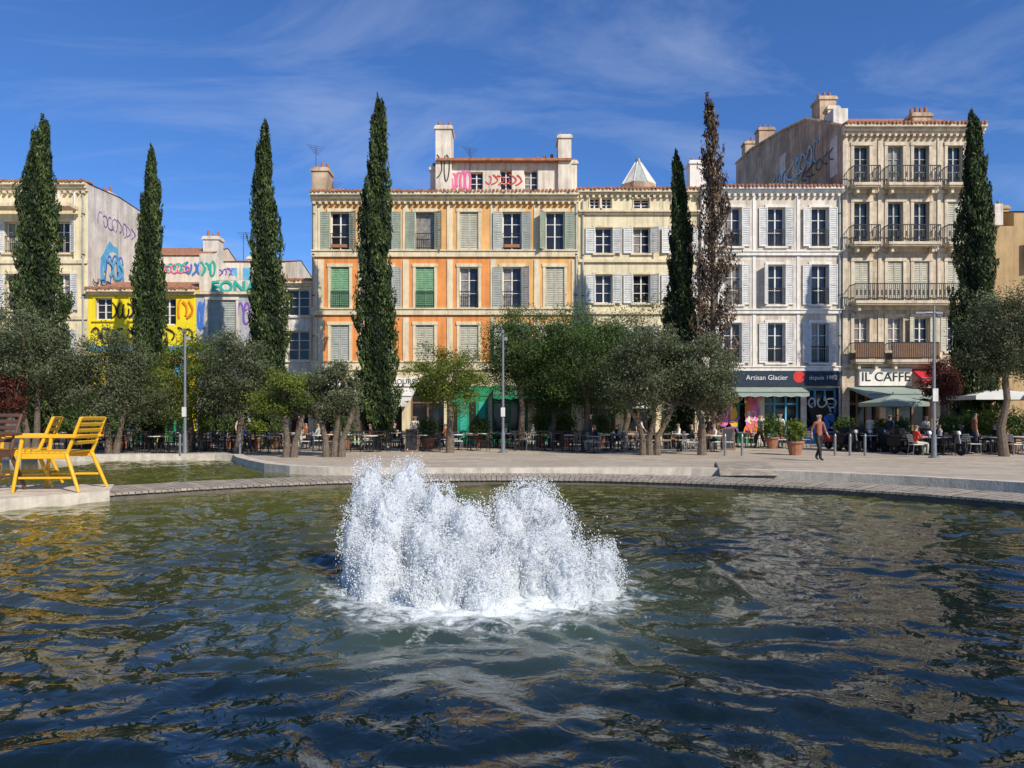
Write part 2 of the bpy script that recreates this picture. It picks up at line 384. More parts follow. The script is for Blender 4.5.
scribble(g['graffiti'],D+1,D+5.5,Z(215)-.4,Z(215)+.6,x1+.01,'purple',8,.06,side='x')
mural(g['graffiti'],D+.2,D+6.5,Z(290)-.6,Z(290)+.9,x1+.01,['blue','ivory','sky','purple'],8,side='x')
g.done()
g=Group('white_gable_house',(X(130),D+6,0)); y=D+7
def XB(p): return XD(p,y)
def ZB(p): return ZD(p,y)
facade(g['walls'],XB(100),XB(205),0,ZB(256),y,[],'ivory'); shell(g,XB(100),XB(205),0,ZB(256),y,8,'ivory',1.4)
scribble(g['graffiti'],XB(112),XB(135),ZB(274),ZB(262),y-.01,'black',5,.1); scribble(g['graffiti'],XB(160),XB(190),ZB(274),ZB(262),y-.01,'teal',4,.14)
scribble(g['graffiti'],XB(160),XB(190),ZB(274),ZB(264),y-.06,'pink',5,.08); scribble(g['graffiti'],XB(186),XB(204),ZB(276),ZB(260),y-.06,'blue',3,.12)
chimney(g,XB(191),XB(207),ZB(262),ZB(229),y+2,m='gablelight',pots=3)
chimney(g,XB(160),XB(172),ZB(262),ZB(243),y+3,m='gable',pots=2)
for p in (130,150): g['windows'].box(XB(p),XB(p+7),y-.03,y-.004,ZB(275),ZB(264),'glass')
g.done()
g=Group('yellow_house',(X(140),D,0)); y=D
x0,x1=X(88.2),X(196); z1=Z(290)
cols=[X(104),X(140),X(168)]
ops=[(c-.5,c+.5,Z(320),Z(298)) for c in cols[:2]]+[(X(160),X(176),Z(325),Z(298))]
sh=[(X(92),X(122)),(X(128),X(156)),(X(162),X(190))]
ops+=[(a,b,0,Z(385)) for a,b in sh]
facade(g['walls'],x0,x1,0,z1,y,ops,'yellow'); shell(g,x0,x1,0,z1,y,6.5,'yellow',1.0)
for c in cols[:2]: window(g,c,Z(320),Z(298),1.0,y,'none','sh_grey','yellow')
window(g,X(168),Z(325),Z(298),X(176)-X(160),y,'none','sh_grey',None)
for a,b in sh: shopfront(g,a,b,Z(385),y,'emerald',wallm='yellow')
cornice(g,x0,x1,z1,y,'cream',.4,.3,2,dent=False)
g['trim'].box(x0,x1,y-.02,y-.001,Z(352),Z(346),'sky'); 
scribble(g['graffiti'],X(112),X(134),Z(322),Z(300),y-.05,'black',4,.09); scribble(g['graffiti'],X(178),X(193),Z(322),Z(298),y-.05,'orangep',3,.12)
scribble(g['graffiti'],X(92),X(150),Z(345),Z(326),y-.03,'black',7,.12); scribble(g['graffiti'],X(150),X(192),Z(345),Z(326),y-.03,'black',5,.1)
scribble(g['graffiti'],X(150),X(162),Z(320),Z(298),y-.05,'blue',2,.12)
mural(g['graffiti'],X(124),X(196),Z(382),Z(352),y-.01,['blue','red','sky','ivory','orangep'],12)
g.done()
g=Group('graffiti_house',(X(225),D,0)); y=D
x0,x1=X(196.3),X(251); z1=Z(292)
ops=[(X(208),X(236),Z(336),Z(300)),(X(200),X(222),0,Z(390)),(X(228),X(248),0,Z(390))]
facade(g['walls'],x0,x1,0,z1,y,ops,'greywall'); shell(g,x0,x1,0,z1,y,9,'greywall',.5)
g['walls'].box(X(196.5),X(214),y+.4,y+1,z1,Z(252),'ivory'); g['walls'].box(X(214.1),X(250),y+.4,y+1,z1,Z(279),'gablelight')
g['walls'].poly([(X(214),y+.38,Z(279)),(X(236),y+.38,Z(279)),(X(214),y+.38,Z(254))],'ivory')
window(g,X(222),Z(336),Z(300),X(236)-X(208),y,'closed','sh_grey','ivory')
shopfront(g,X(200),X(222),Z(390),y,'wood',2); shopfront(g,X(228),X(248),Z(390),y,'wood',2)
g['trim'].box(x0,x1,y-.2,y-.001,z1-.15,z1,'cream')
g.text('EONA',X(232),y+.34,Z(286),.9,'teal','graffiti_lettering',1.1,.025)
scribble(g['graffiti'],X(198),X(246),Z(365),Z(340),y-.01,'black',7,.1); scribble(g['graffiti'],X(198),X(212),Z(276),Z(258),y+.38,'teal',3,.12)
scribble(g['graffiti'],X(237),X(250),Z(330),Z(298),y-.01,'purple',2,.12); scribble(g['graffiti'],X(216),X(234),Z(276),Z(266),y+.36,'purple',4,.07)
scribble(g['graffiti'],X(198),X(207),Z(332),Z(300),y-.05,'blue',2,.14)
mural(g['graffiti'],X(198),X(250),Z(388),Z(366),y-.01,['blue','ivory','sky','purple','orangep'],7)
g.done()
g=Group('blue_back_house',(X(250),D+9,0)); y=D+10
facade(g['walls'],XD(215,y),XD(285,y),0,ZD(262,y),y,[],'ivory'); shell(g,XD(215,y),XD(285,y),0,ZD(262,y),y,8,'ivory',.9)
for p in (228,243,258): g['windows'].box(XD(p,y),XD(p+9,y),y-.03,y-.004,ZD(281,y),ZD(268,y),'sky')
chimney(g,XD(238,y),XD(250,y),ZD(264,y),ZD(250,y),y+2,m='ivory',pots=2)
A=g['aerials']; xx=XD(206,y)+1; A.cyl((xx+1,y+2,ZD(262,y)),(xx+1,y+2,ZD(226,y)),.025,.02,'iron',5)
for q in range(4): A.cyl((xx+.5+.1*q,y+2,ZD(226,y)-.15*q),(xx+1.5-.1*q,y+2,ZD(226,y)-.15*q),.012,.012,'iron',4)
g.done()
g=Group('brown_roof_house',(X(280),D,0)); y=D+.5
x0,x1=X(251.5),X(311.5); z1=Z(280)
ops=[(X(285),X(307),Z(315),Z(288)),(X(258),X(276),Z(315),Z(292)),(X(285),X(307),Z(360),Z(330)),(X(256),X(280),0,Z(390)),(X(286),X(306),0,Z(390))]
facade(g['walls'],x0,x1,0,z1,y,ops,'gablelight'); shell(g,x0,x1,0,z1,y,9,'gablelight',.9)
for o in ops[:3]: window(g,(o[0]+o[1])/2,o[2],o[3],o[1]-o[0],y,'none','sh_grey','ivory')
shopfront(g,X(256),X(280),Z(390),y,'emerald',2); shopfront(g,X(286),X(306),Z(390),y,'wood',2)
cornice(g,x0,x1,z1,y,'cream',.35,.3,2,dent=False)
scribble(g['graffiti'],X(254),X(284),Z(340),Z(322),y-.05,'black',5,.1)
g.done()
# ---- D : orange house
g=Group('orange_house',(X(445),D,0)); y=D
x0,x1=X(312),X(578); z1=Z(194)
cols=[X(p) for p in(340,382,425,469,512,555)]
rows=[(Z(250),Z(212)),(Z(308),Z(267)),(Z(362),Z(325))]
st=[['open','open','dark','closed','open','open'],
    ['closed','open','closed','none','open','closed'],
    ['closed','closed','closed','closed','open','open']]
smc=[['sh_sage']*3+['sh_beige','sh_grey','sh_sage'],['sh_green','sh_grey','sh_green','sh_beige','sh_grey','sh_beige'],['sh_grey','sh_beige','sh_beige','sh_beige','sh_grey','sh_beige']]
w=1.1
ops=[(c-w/2,c+w/2,a,b) for a,b in rows for c in cols]
sh=[(X(318),X(350)),(X(360),X(402)),(X(410),X(444)),(X(450),X(486)),(X(492),X(528)),(X(536),X(572))]
ops+=[(a,b,0,Z(386)) for a,b in sh]
def om(cx,cz):
    if cz<Z(366): return 'creamwall'
    if cx>X(490) or cz>Z(254): return 'orangeyellow'
    return 'orange'
facade(g['walls'],x0,x1,0,z1,y,ops,om,split=[X(490)])
shell(g,x0,x1,0,z1,y,12,'creamwall',1.3)
for r,(a,b) in enumerate(rows):
    for c,cx in enumerate(cols): window(g,cx,a,b,w,y,st[r][c],smc[r][c],'cream',0.17,rail=(c%2==0 and r<2) or st[r][c]=='none')
cornice(g,x0,x1,z1,y,'cream',.5,.5,3)
T=g['trim']
for zz,h in((Z(257),.32),(Z(315),.32),(Z(370),.45)):
    T.box(x0,x1,y-.13,y-.001,zz,zz+h,'cream'); T.box(x0,x1,y-.2,y-.001,zz+h+.001,zz+h+.08,'cream')
for p in (313,318,358.5,403,447,490.5,534,571.5):
    wd=.38 if p not in(313,) else .3
    for a,b in((Z(366),Z(316)),(Z(309.5),Z(258)),(Z(251.5),Z(204))):
        T.box(X(p),X(p)+wd*.9,y-.055,y-.001,a-.18,b-.1,'cream')
for cx in (cols[0],cols[4]):
    T.box(cx-.45,cx+.45,y-.28,y-.1,rows[0][0]+.1,rows[0][0]+.28,'pot')
drainpipe(g,X(576),z1,y); drainpipe(g,X(314),z1,y)
for i,(a,b) in enumerate(sh): shopfront(g,a,b,Z(386),y,'emerald' if i>=3 else 'wood',2,wallm='creamwall')
g['shopfronts'].box(X(448),X(576),y-.14,y-.004,Z(396),Z(386.5),'emerald')
g['shopfronts'].box(X(448),X(488),y-.10,y-.003,.0,Z(396.5),'emerald')
for k in range(4): g['shopfronts'].box(X(451+k*9.3),X(457.5+k*9.3),y-.13,y-.101,.3,Z(402),'teal' if k%2 else 'dark')
awning(g,X(360),X(416),Z(388),y,2.2,.55,'awning'); awning(g,X(320),X(354),Z(390),y,1.8,.5,'awning'); awning(g,X(494),X(574),Z(387),y,2.0,.5,'emerald')
g['shopfronts'].box(X(316),X(444),y-.12,y-.004,Z(386),Z(378),'white')
g.text('BRASSERIE DU COURS',X(380),y-.13,Z(382),.42,'navy')
ya=y+2.6; k=(D+2.6)
a0,a1=XD(442,k),XD(566,k); az=ZD(163,k)
aop=[(XD(470,k),XD(483,k),ZD(190,k),ZD(172,k)),(XD(500,k),XD(512,k),ZD(190,k),ZD(170,k)),(XD(524,k),XD(538,k),ZD(192,k),ZD(170,k))]
facade(g['walls'],a0,a1,z1+.1,az,ya,aop,'ivory'); shell(g,a0,a1,z1+.1,az,ya,5,'gablelight',.5)
for o in aop: window(g,(o[0]+o[1])/2,o[2],o[3],o[1]-o[0],ya,'none','sh_grey',None)
g['roof'].box(a0-.3,a1+.3,ya-.5,ya+.2,az,az+.15,'tile')
scribble(g['graffiti'],XD(452,k),XD(470,k),ZD(192,k),ZD(170,k),ya-.02,'pink',4,.14); scribble(g['graffiti'],XD(486,k),XD(522,k),ZD(186,k),ZD(174,k),ya-.02,'red',6,.07)
scribble(g['graffiti'],XD(437,k),XD(450,k),ZD(186,k),ZD(152,k),ya-.33,'black',2,.06)
chimney(g,XD(436,k),XD(452,k),z1-.2,ZD(127,k),ya-.3,1.6,'ivory',3)
chimney(g,XD(430,k),XD(436,k)-.03,z1-.2,ZD(165,k),ya+.2,1,'ivory',1)
chimney(g,XD(558,k),XD(571,k),z1-.2,ZD(136,k),ya-.3,1.6,'ivory',3)
chimney(g,XD(534,k),XD(557,k),az,ZD(152,k),ya+1.2,.8,'gablelight',3)
chimney(g,XD(571.5,k),XD(577,k),z1-.2,ZD(160,k),ya,1.2,'ivory',1)
chimney(g,XD(312,k-1),XD(328,k-1),z1-.2,ZD(167,k-1),ya-1,1.2,'gable',3)
A=g['aerials']
for px,py in((316,146),(333,182),(470,148)): 
    xx=XD(px,k); A.cyl((xx,ya,z1),(xx,ya,ZD(py,k)),.025,.02,'iron',5)
    for q in range(5): A.cyl((xx-.5+.1*q,ya-.3,ZD(py,k)-.12*q),(xx+.5-.1*q,ya+.3,ZD(py,k)-.12*q),.012,.012,'iron',4)
g['roof'].box(X(330),X(344),y+.5,y+1.5,z1+.05,z1+.45,'ivory')
g.done()
# ---- E : cream house with skylight
g=Group('cream_house',(X(625),D,0)); y=D+.15
x0,x1=X(578.4),X(700); z1=Z(190)
cols=[X(604),X(642),X(680)]
rows=[(Z(253),Z(227)),(Z(303),Z(274)),(Z(358),Z(326))]
w=1.0
ops=[(c-w/2,c+w/2,a,b) for a,b in rows for c in cols]
att=[(X(590),X(600),Z(208),Z(197)),(X(602),X(612),Z(208),Z(197)),(X(634),X(650),Z(208),Z(198)),(X(672),X(688),Z(208),Z(198))]
sh=[(X(584),X(616)),(X(624),X(656)),(X(662),X(696))]
ops+=att+[(a,b,0,Z(384)) for a,b in sh]
facade(g['walls'],x0,x1,0,z1,y,ops,'creamwall'); shell(g,x0,x1,0,z1,y,12,'creamwall',1.0)
for r,(a,b) in enumerate(rows):
    for c in cols: window(g,c,a,b,w,y,'open','sh_white','cream',.1,sw=.55)
for o in att: window(g,(o[0]+o[1])/2,o[2],o[3],o[1]-o[0],y,'none','sh_white','cream',.06)
cornice(g,x0,x1,z1,y,'cream',.35,.3,2)
for zz in (Z(214),Z(262),Z(314),Z(370)):
    g['trim'].box(x0,x1,y-.14,y-.001,zz,zz+.16,'cream')
g['trim'].box(x0,x1,y-.25,y-.001,Z(213)+.06,Z(213)+.16,'cream')
for a,b in sh: shopfront(g,a,b,Z(384),y,'wood',2,wallm='creamwall')
awning(g,X(584),X(656),Z(386),y,2.0,.5,'awning')
drainpipe(g,X(583),z1,y)
R=g['roof']; R.box(x0,x1,y+1.2,y+2,z1+.2,z1+.55,'tile')
k=D+4; cx,cz0,cz1=XD(638,k),ZD(186,k),ZD(161,k); r=1.15
cz0-=.5
ring=[(cx+r*math.cos(t*math.pi/4+.39),k+r*math.sin(t*math.pi/4+.39)) for t in range(8)]
top=[(cx+.18*math.cos(t*math.pi/4+.39),k+.18*math.sin(t*math.pi/4+.39)) for t in range(8)]
for i in range(8):
    a=ring[i];b=ring[(i+1)%8];c=top[i];e=top[(i+1)%8]
    g['lantern'].poly([(a[0],a[1],cz0-.2),(b[0],b[1],cz0-.2),(b[0],b[1],cz0+.5),(a[0],a[1],cz0+.5)],'gable')
    g['lantern'].poly([(a[0]*1.0,a[1],cz0+.5),(b[0],b[1],cz0+.5),(e[0],e[1],cz1-.1),(c[0],c[1],cz1-.1)],'sh_grey' if i%2 else 'gablelight')
    g['lantern'].cyl((a[0],a[1],cz0+.5),(c[0],c[1],cz1-.1),.04,.04,'sh_white',4)
g['lantern'].cyl((cx,k,cz1-.12),(cx,k,cz1+.15),.22,.12,'metalgrey',8)
chimney(g,XD(690,k),XD(706,k),z1-.4,ZD(160,k),k,1,'white',2)
g.done()
# ---- F : white house
g=Group('white_house',(X(780),D,0)); y=D-.1
x0,x1=X(700.4),X(840); z1=Z(189)
cols=[X(732),X(775.5),X(819)]
rows=[(Z(247),Z(208)),(Z(305),Z(265)),(Z(363),Z(323))]
w=1.0
ops=[(c-w/2,c+w/2,a,b) for a,b in rows for c in cols]
sh=[(X(706),X(756)),(X(764),X(800)),(X(806),X(838))]
ops+=[(a,b,0,Z(388)) for a,b in sh]
facade(g['walls'],x0,x1,0,z1,y,ops,'whitewall'); shell(g,x0,x1,0,z1,y,12,'whitewall',1.0)
for r,(a,b) in enumerate(rows):
    for c in cols: window(g,c,a,b,w,y,'open','sh_white','white',.13,rail=True,sw=.5,wallm='white')
cornice(g,x0,x1,z1,y,'white',.4,.35,3)
for zz in (Z(256),Z(314),Z(371)): 
    g['trim'].box(x0,x1,y-.12,y-.001,zz,zz+.2,'white'); g['trim'].box(x0,x1,y-.18,y-.001,zz+.201,zz+.28,'white')
for p in (701,752,796,837):
    g['trim'].box(X(p),X(p)+.18,y-.04,y-.001,Z(369),Z(196),'white')
for a,b in sh: shopfront(g,a,b,Z(388),y,'sky' if a>X(760) else 'emerald',3,wallm='navy')
g['shopfronts'].box(X(728),X(838),y-.2,y-.004,Z(386),Z(372),'navy')
g.text('Artisan Glacier',X(765),y-.22,Z(378),.40,'white'); 
blobp(g['shopfronts'],X(797),Z(377),.35,.35,y-.215,'red',j=0); g.text('depuis 1982',X(821),y-.22,Z(378),.34,'white')
awning(g,X(730),X(800),Z(387),y,1.3,.35,'awngreen')
mural(g['graffiti'],X(706),X(740),.2,Z(392),y+.3,['pink','sky','yelp','purple','ivory'],12)
mural(g['graffiti'],X(742),X(762),.2,Z(392),y-.02,['pink','blue','ivory','yelp','orangep'],10)
mural(g['graffiti'],X(806),X(838),.2,Z(396),y+.3,['sky','black','ivory','blue'],10)
drainpipe(g,X(838),z1,y)
g.done()
# ---- G : tall stone house
g=Group('tall_stone_house',(X(910),D,0)); y=D-.2
x0,x1=X(840.4),X(980); z1=Z(128)
cols=[X(860),X(893.5),X(919.5),X(953)]; w=.9
rows=[(Z(187),Z(147)),(Z(245),Z(203)),(Z(303),Z(262)),(Z(352),Z(318))]
ops=[(c-w/2,c+w/2,a,b) for a,b in rows for c in cols]
sh=[(X(848),X(878)),(X(884),X(930)),(X(938),X(976))]
ops+=[(a,b,0,Z(388)) for a,b in sh]
facade(g['walls'],x0,x1,0,z1,y,ops,'stone'); 
W=g['walls']
yr=[(y,z1),(y+5.2,21.1),(y+10,22.1),(y+16.8,23.2),(y+20.7,23.4)]
W.poly([(x0,y,0)]+[(x0,a,b) for a,b in yr]+[(x0,y+20.7,0)],'gable')
W.poly([(x1,y+20.7,0)]+[(x1,a,b) for a,b in reversed(yr)]+[(x1,y,0)],'stone')
W.poly([(x1,y+20.7,0),(x0,y+20.7,0),(x0,y+20.7,23.4),(x1,y+20.7,23.4)],'gable')
for (a,b),(c,d) in zip(yr,yr[1:]): 
    g['roof'].poly([(x0-.08,a,b+.05),(x1+.08,a,b+.05),(x1+.08,c,d+.05),(x0-.08,c,d+.05)],'tile')
    g['roof'].cyl((x0,a,b+.05),(x0,c,d+.05),.12,.12,'gable',6)
st=[['none','none','none','none'],['none','none','none','closed'],['closed','closed','closed','closed'],['none','none','open','open']]
for r,(a,b) in enumerate(rows):
    for c,cx in enumerate(cols): window(g,cx,a,b,w,y,st[r][c],'sh_beige','stonetrim',.18,frame='sh_grey' if r<2 else 'white',sw=.4,wallm='stonetrim')
cornice(g,x0,x1,z1,y,'stonetrim',.5,.5,3)
for zz in (Z(193),Z(251),Z(309),Z(366)): g['trim'].box(x0,x1,y-.1,y-.001,zz-.1,zz+.12,'stonetrim')
for p in (841,876,935,969):
    g['trim'].box(X(p),X(p)+.3,y-.06,y-.002,Z(364),Z(140),'stonetrim')
for r in (0,1):
    zb=rows[r][0]+.0
    balcony(g,X(847),X(873),zb,y); balcony(g,X(881),X(932),zb,y); balcony(g,X(940),X(966),zb,y)
balcony(g,X(848),X(960),rows[2][0],y,.85)
balcony(g,X(848),X(876),rows[3][0]-.5,y,.8,rm='wood',solid=True); balcony(g,X(884),X(930),rows[3][0]-.5,y,.8,rm='wood',solid=True)
for a,b in sh: shopfront(g,a,b,Z(388),y,'wood',3,wallm='stone')
g['shopfronts'].box(X(856),X(908),y-.25,y-.004,Z(386),Z(369),'white'); g.text('IL CAFFE',X(882),y-.27,Z(377.5),.75,'black')
awning(g,X(909),X(934),Z(369),y,1.2,.6,'awnred'); awning(g,X(846),X(908),Z(387),y,2.6,.5,'awngreen'); awning(g,X(936),X(976),Z(380),y,1.6,.5,'awngreen')
chimney(g,XD(805,49.5)+.9,XD(829,49.5)+.4,20,ZD(97,49.5),y+5.5,1.3,'gable',3)
chimney(g,XD(818,49.5)+.5,XD(832,49.5)+.3,20,ZD(108,49.5),y+5.3,.18,'ivory',0)
chimney(g,X(929),X(949),z1,Z(100),y+2,.9,'gable',4)
chimney(g,x0+.1,x0+1.3,22,24.4,y+15,.9,'gable',3)
chimney(g,x0+.1,x0+1.0,22,24.6,y+18.5,.9,'gable',2)
g['chimneys'].box(x0+.02,x0+.9,y+1.2,y+2.6,18,20.2,'gablelight')
# ghost outline and render patches on the party wall
for q in range(9):
    ya_=y+.6+q*2.1; zt_=18.2+min(q,5)*.35
    g['walls'].box(x0-.02-.002*q,x0-.002,ya_,ya_+random.uniform(.7,1.8),zt_-random.uniform(1.5,3.5),zt_+random.uniform(-.8,.8),['gablelight','tan','gable','stonetrim'][q%4])
scribble(g['graffiti'],y+3,y+12,17.6,19.3,x0-.06,'sky',8,.13,side='l'); scribble(g['graffiti'],y+4,y+14,17.6,19.2,x0-.1,'ivory',9,.10,side='l')
scribble(g['graffiti'],y+1,y+6,17.0,17.9,x0-.06,'black',6,.07,side='l')
g.done()
# ---- H : ochre house far right
g=Group('ochre_house',(X(1040),D+4,0)); y=D+3
x0,x1=XD(1014,y),XD(1150,y); z1=ZD(212,y)
facade(g['walls'],x0,x1,0,z1,y,[],'tan'); shell(g,x0,x1,0,z1,y,9,'tan',1)
g['walls'].box(XD(990,y)+.1,x0-.01,y,y+9,0,ZD(226,y),'tan')
chimney(g,x0+.2,x0+1,z1,z1+1,y+2,m='tan',pots=1)
g['chimneys'].box(XD(992,y),XD(1000,y),y-.3,y+.4,ZD(226,y),ZD(205,y),'gablelight')
for p in (1040,1075): window(g,XD(p,y),ZD(270,y),ZD(240,y),1,y-.25,'open','sh_beige','cream')
g.done()
g=Group('background_house_row',(-50,D,0)); y=D
facade(g['walls'],-60,X(-131),0,14,y,[],'ivory'); shell(g,-60,X(-131),0,14,y,12,'ivory')
for i in range(8):
    for j in range(4): g['windows'].box(-59+i*2.7,-58+i*2.7,y-.03,y-.003,3+j*2.9,4.9+j*2.9,'glass')
g.done()

# ================================================================ GROUND, POOL, DECKS
CX,CY,RR=0.0,8.0,12.0
M['paving']=stonemat('plaza_paving',(0.52,0.44,0.34),1.2,0.6,streak=0.35,mortar=.75,horizontal=True)
M['kerb']=mat('kerb_stone',(0.62,0.54,0.43),0.8,0.25,3,.3,18,streak=.35)
M['poolwall']=mat('pool_wall',(0.09,0.09,0.06),0.7,0.5,3,.3,18)
M['poolfloor']=mat('pool_floor',(0.06,0.08,0.04),0.8,.4,2)
M['ringdeck']=mat('ring_boards',(0.38,0.32,0.25),0.85,.4,3,.3,20,streak=.5)
M['decktrim']=mat('deck_edge',(0.14,0.12,0.095),0.85,.3,4)
edge=[(-31,30.2),(-18,30.2),(-12.2,30.6),(-11.3,30.2),(-10.5,28.4),(-9.3,26.4),(-8.2,24.7),(-7,23.5),(-5.6,22.85),(-4,22.55),(-2,22.5),(0,22.55),(2,22.7),(4,22.7),(5.4,22.5),(6.2,22.2)]
for k in range(1,40):
    a=math.radians(66.5-k*2.2); edge.append((CX+15.5*math.cos(a),CY+15.5*math.sin(a)))
    if edge[-1][1]<1.2: edge.pop(); break
edge.append((14,0.9))
b=MB()
b.poly([(-300,-60,0),(-31,-60,0)]+[(x,yy,0) for x,yy in edge]+[(14,-60,0),(300,-60,0),(300,500,0),(-300,500,0)],'paving')
o=b.obj('plaza_ground')
import bmesh
bm=bmesh.new(); bm.from_mesh(o.data); bmesh.ops.triangulate(bm,faces=bm.faces[:]); 
for f in bm.faces:
    if f.normal.z<0: f.normal_flip()
bm.to_mesh(o.data); bm.free()
b=MB(); b.poly([(-31,-60,0.0),(14,-60,0),(14,0.9,0),(-31,0.9,0)],'paving'); b.poly([(-31,.9,0),(14,.9,0),(14,.9,-.8),(-31,.9,-.8)],'poolwall'); b.obj('near_quay')
b=MB(); b.poly([(-40,0,-.75),(40,0,-.75),(40,40,-.75),(-40,40,-.75)],'poolfloor'); b.obj('pool_floor')
def stripline(name,pts,wd,z0,z1,m,side=1,zb=-.75):
    b=MB(); n=len(pts); nor=[]
    for i in range(n):
        p=Vector(pts[max(0,i-1)]);q=Vector(pts[min(n-1,i+1)]); d=(q-p).normalized(); nor.append(Vector((-d.y,d.x))*side)
    for i in range(n-1):
        a=Vector(pts[i]);c=Vector(pts[i+1]); a2=a+nor[i]*wd; c2=c+nor[i+1]*wd
        b.poly([(a.x,a.y,z1),(c.x,c.y,z1),(c2.x,c2.y,z1),(a2.x,a2.y,z1)],m)
        b.poly([(a.x,a.y,zb),(c.x,c.y,zb),(c.x,c.y,z1),(a.x,a.y,z1)],m)
        b.poly([(a2.x,a2.y,z0),(a2.x,a2.y,z1),(c2.x,c2.y,z1),(c2.x,c2.y,z0)],m)
    return b.obj(name)
stripline('pool_kerb',[(x,yy-.03) for x,yy in edge],.42,-.01,.07,'kerb')
b=MB(); a0,a1=math.radians(2),math.radians(137); nb=int((a1-a0)*13/0.15)
for i in range(nb):
    t0=a0+(a1-a0)*i/nb; t1=a0+(a1-a0)*(i+.90)/nb; zt=-.035+random.uniform(-.004,.004)
    P=[(CX+r*math.cos(t),CY+r*math.sin(t)) for r,t in((RR,t0),(13.85,t0),(13.85,t1),(RR,t1))]
    b.poly([(p[0],p[1],zt) for p in P],'ringdeck')
    b.poly([(P[0][0],P[0][1],zt-.05),(P[3][0],P[3][1],zt-.05),(P[3][0],P[3][1],zt),(P[0][0],P[0][1],zt)],'ringdeck')
n=90
for i in range(n):
    t0=a0+(a1-a0)*i/n; t1=a0+(a1-a0)*(i+1)/n
    for r in (RR+.06,13.79):
        p=(CX+r*math.cos(t0),CY+r*math.sin(t0)); q=(CX+r*math.cos(t1),CY+r*math.sin(t1))
        b.poly([(p[0],p[1],-.30),(q[0],q[1],-.30),(q[0],q[1],-.09),(p[0],p[1],-.09)],'decktrim')
    if i%4==0:
        for r in (RR+.25,13.5):
            p=(CX+r*math.cos(t0),CY+r*math.sin(t0)); b.cyl((p[0],p[1],-.75),(p[0],p[1],-.09),.07,.07,'decktrim',6)
b.obj('boardwalk')
b=MB()
for i in range(34):
    yy=21.3+i*.15
    xx=5.95+(yy-21.3)*.25
    zt=-.02+.10*min(1,i/6) if i<20 else .08-.006*(i-20)
    b.box(xx,xx+1.7,yy,yy+.14,-.06 if i<7 else .004,zt+.012,'ringdeck')
b.obj('wooden_ramp')
b=MB(); pts=[]
for k in range(12):
    a=math.radians(137-0.0+k*6.5); pts.append((CX+11.9*math.cos(a),CY+11.9*math.sin(a)))
outer=[(-31,pts[-1][1]),(-31,17.6),(-9.4,17.6)]
poly=pts+outer
b.poly([(p[0],p[1],.03) for p in poly],'kerb')
for p,q in zip(poly,poly[1:]+poly[:1]): b.poly([(p[0],p[1],-.7),(q[0],q[1],-.7),(q[0],q[1],.03),(p[0],p[1],.03)],'kerb')
b.obj('stone_platform')
# ---------------- water
FX,FY=-.35,8.1
def waves():
    xs=np.arange(-16,16.01,.055); ys=np.concatenate([np.arange(.9,14,.045),np.arange(14,31,.08)])
    XX,YY=np.meshgrid(xs,ys); rng=np.random.RandomState(3)
    wx=XX+.30*np.sin(.9*YY+1.3*np.sin(.7*XX))+.18*np.sin(2.1*XX+.8*YY)
    wy=YY+.28*np.sin(1.1*XX+.9*np.sin(.8*YY))+.16*np.sin(1.7*YY-2*XX)+.06*np.sin(4.1*XX+2.3*YY)
    H=np.zeros_like(XX)
    for i in range(72):
        lam=.20*(8**rng.rand()); k=2*math.pi/lam; th=rng.normal(math.pi/2,.6) if i%4 else rng.rand()*6.28
        ph=rng.rand()*6.28; A=.0031*lam**.82
        s=np.sin(k*(wx*math.cos(th)+wy*math.sin(th))+ph); H+=A*(s+.35*np.cos(2*np.arcsin(np.clip(s,-1,1))))
    grp=.78+.40*np.sin(.55*XX+.9*np.sin(.6*YY))*np.sin(.5*YY+.4*XX)
    r=np.hypot(XX-FX,(YY-FY)); rad=np.zeros_like(XX); an=np.arctan2(YY-FY,XX-FX)
    for lam,A in((.55,.009),(.85,.011),(.38,.005),(1.4,.009)):
        rr=r+.30*np.sin(3*an+lam*9)+.12*np.sin(5*wx)+.1*np.sin(4*wy)
        rad+=A*np.sin(2*math.pi*rr/lam+lam*5)
    H=H*grp*1.2+rad*np.exp(-np.maximum(r-1,0)/4)*.9
    H+=.03*np.exp(-(r/1.5)**2)*np.sin(9*wx)*np.cos(8*wy)
    ny,nx=XX.shape
    V=np.stack([XX.ravel(),YY.ravel(),(-.2+H).ravel()],1)
    idx=np.arange(nx*ny).reshape(ny,nx)
    Q=np.stack([idx[:-1,:-1].ravel(),idx[:-1,1:].ravel(),idx[1:,1:].ravel(),idx[1:,:-1].ravel()],1)
    return V,Q,H
def npmesh(name,V,Q,mats,shade=None,smooth=False,parent=None,link=True):
    me=bpy.data.meshes.new(name); nq=len(Q); k=Q.shape[1]
    me.vertices.add(len(V)); me.vertices.foreach_set('co',np.asarray(V,dtype=np.float32).ravel())
    me.loops.add(nq*k); me.loops.foreach_set('vertex_index',Q.astype(np.int32).ravel())
    me.polygons.add(nq); me.polygons.foreach_set('loop_start',np.arange(0,nq*k,k,dtype=np.int32))
    try: me.polygons.foreach_set('loop_total',np.full(nq,k,dtype=np.int32))
    except Exception: pass
    if smooth: me.polygons.foreach_set('use_smooth',np.ones(nq,dtype=bool))
    if shade is not None:
        at=me.attributes.new('shade','FLOAT','POINT'); at.data.foreach_set('value',np.asarray(shade,dtype=np.float32))
    for m in mats: me.materials.append(m)
    me.update(calc_edges=True); me.validate()
    ob=bpy.data.objects.new(name,me); COL.objects.link(ob)
    if parent: ob.parent=parent
    return ob
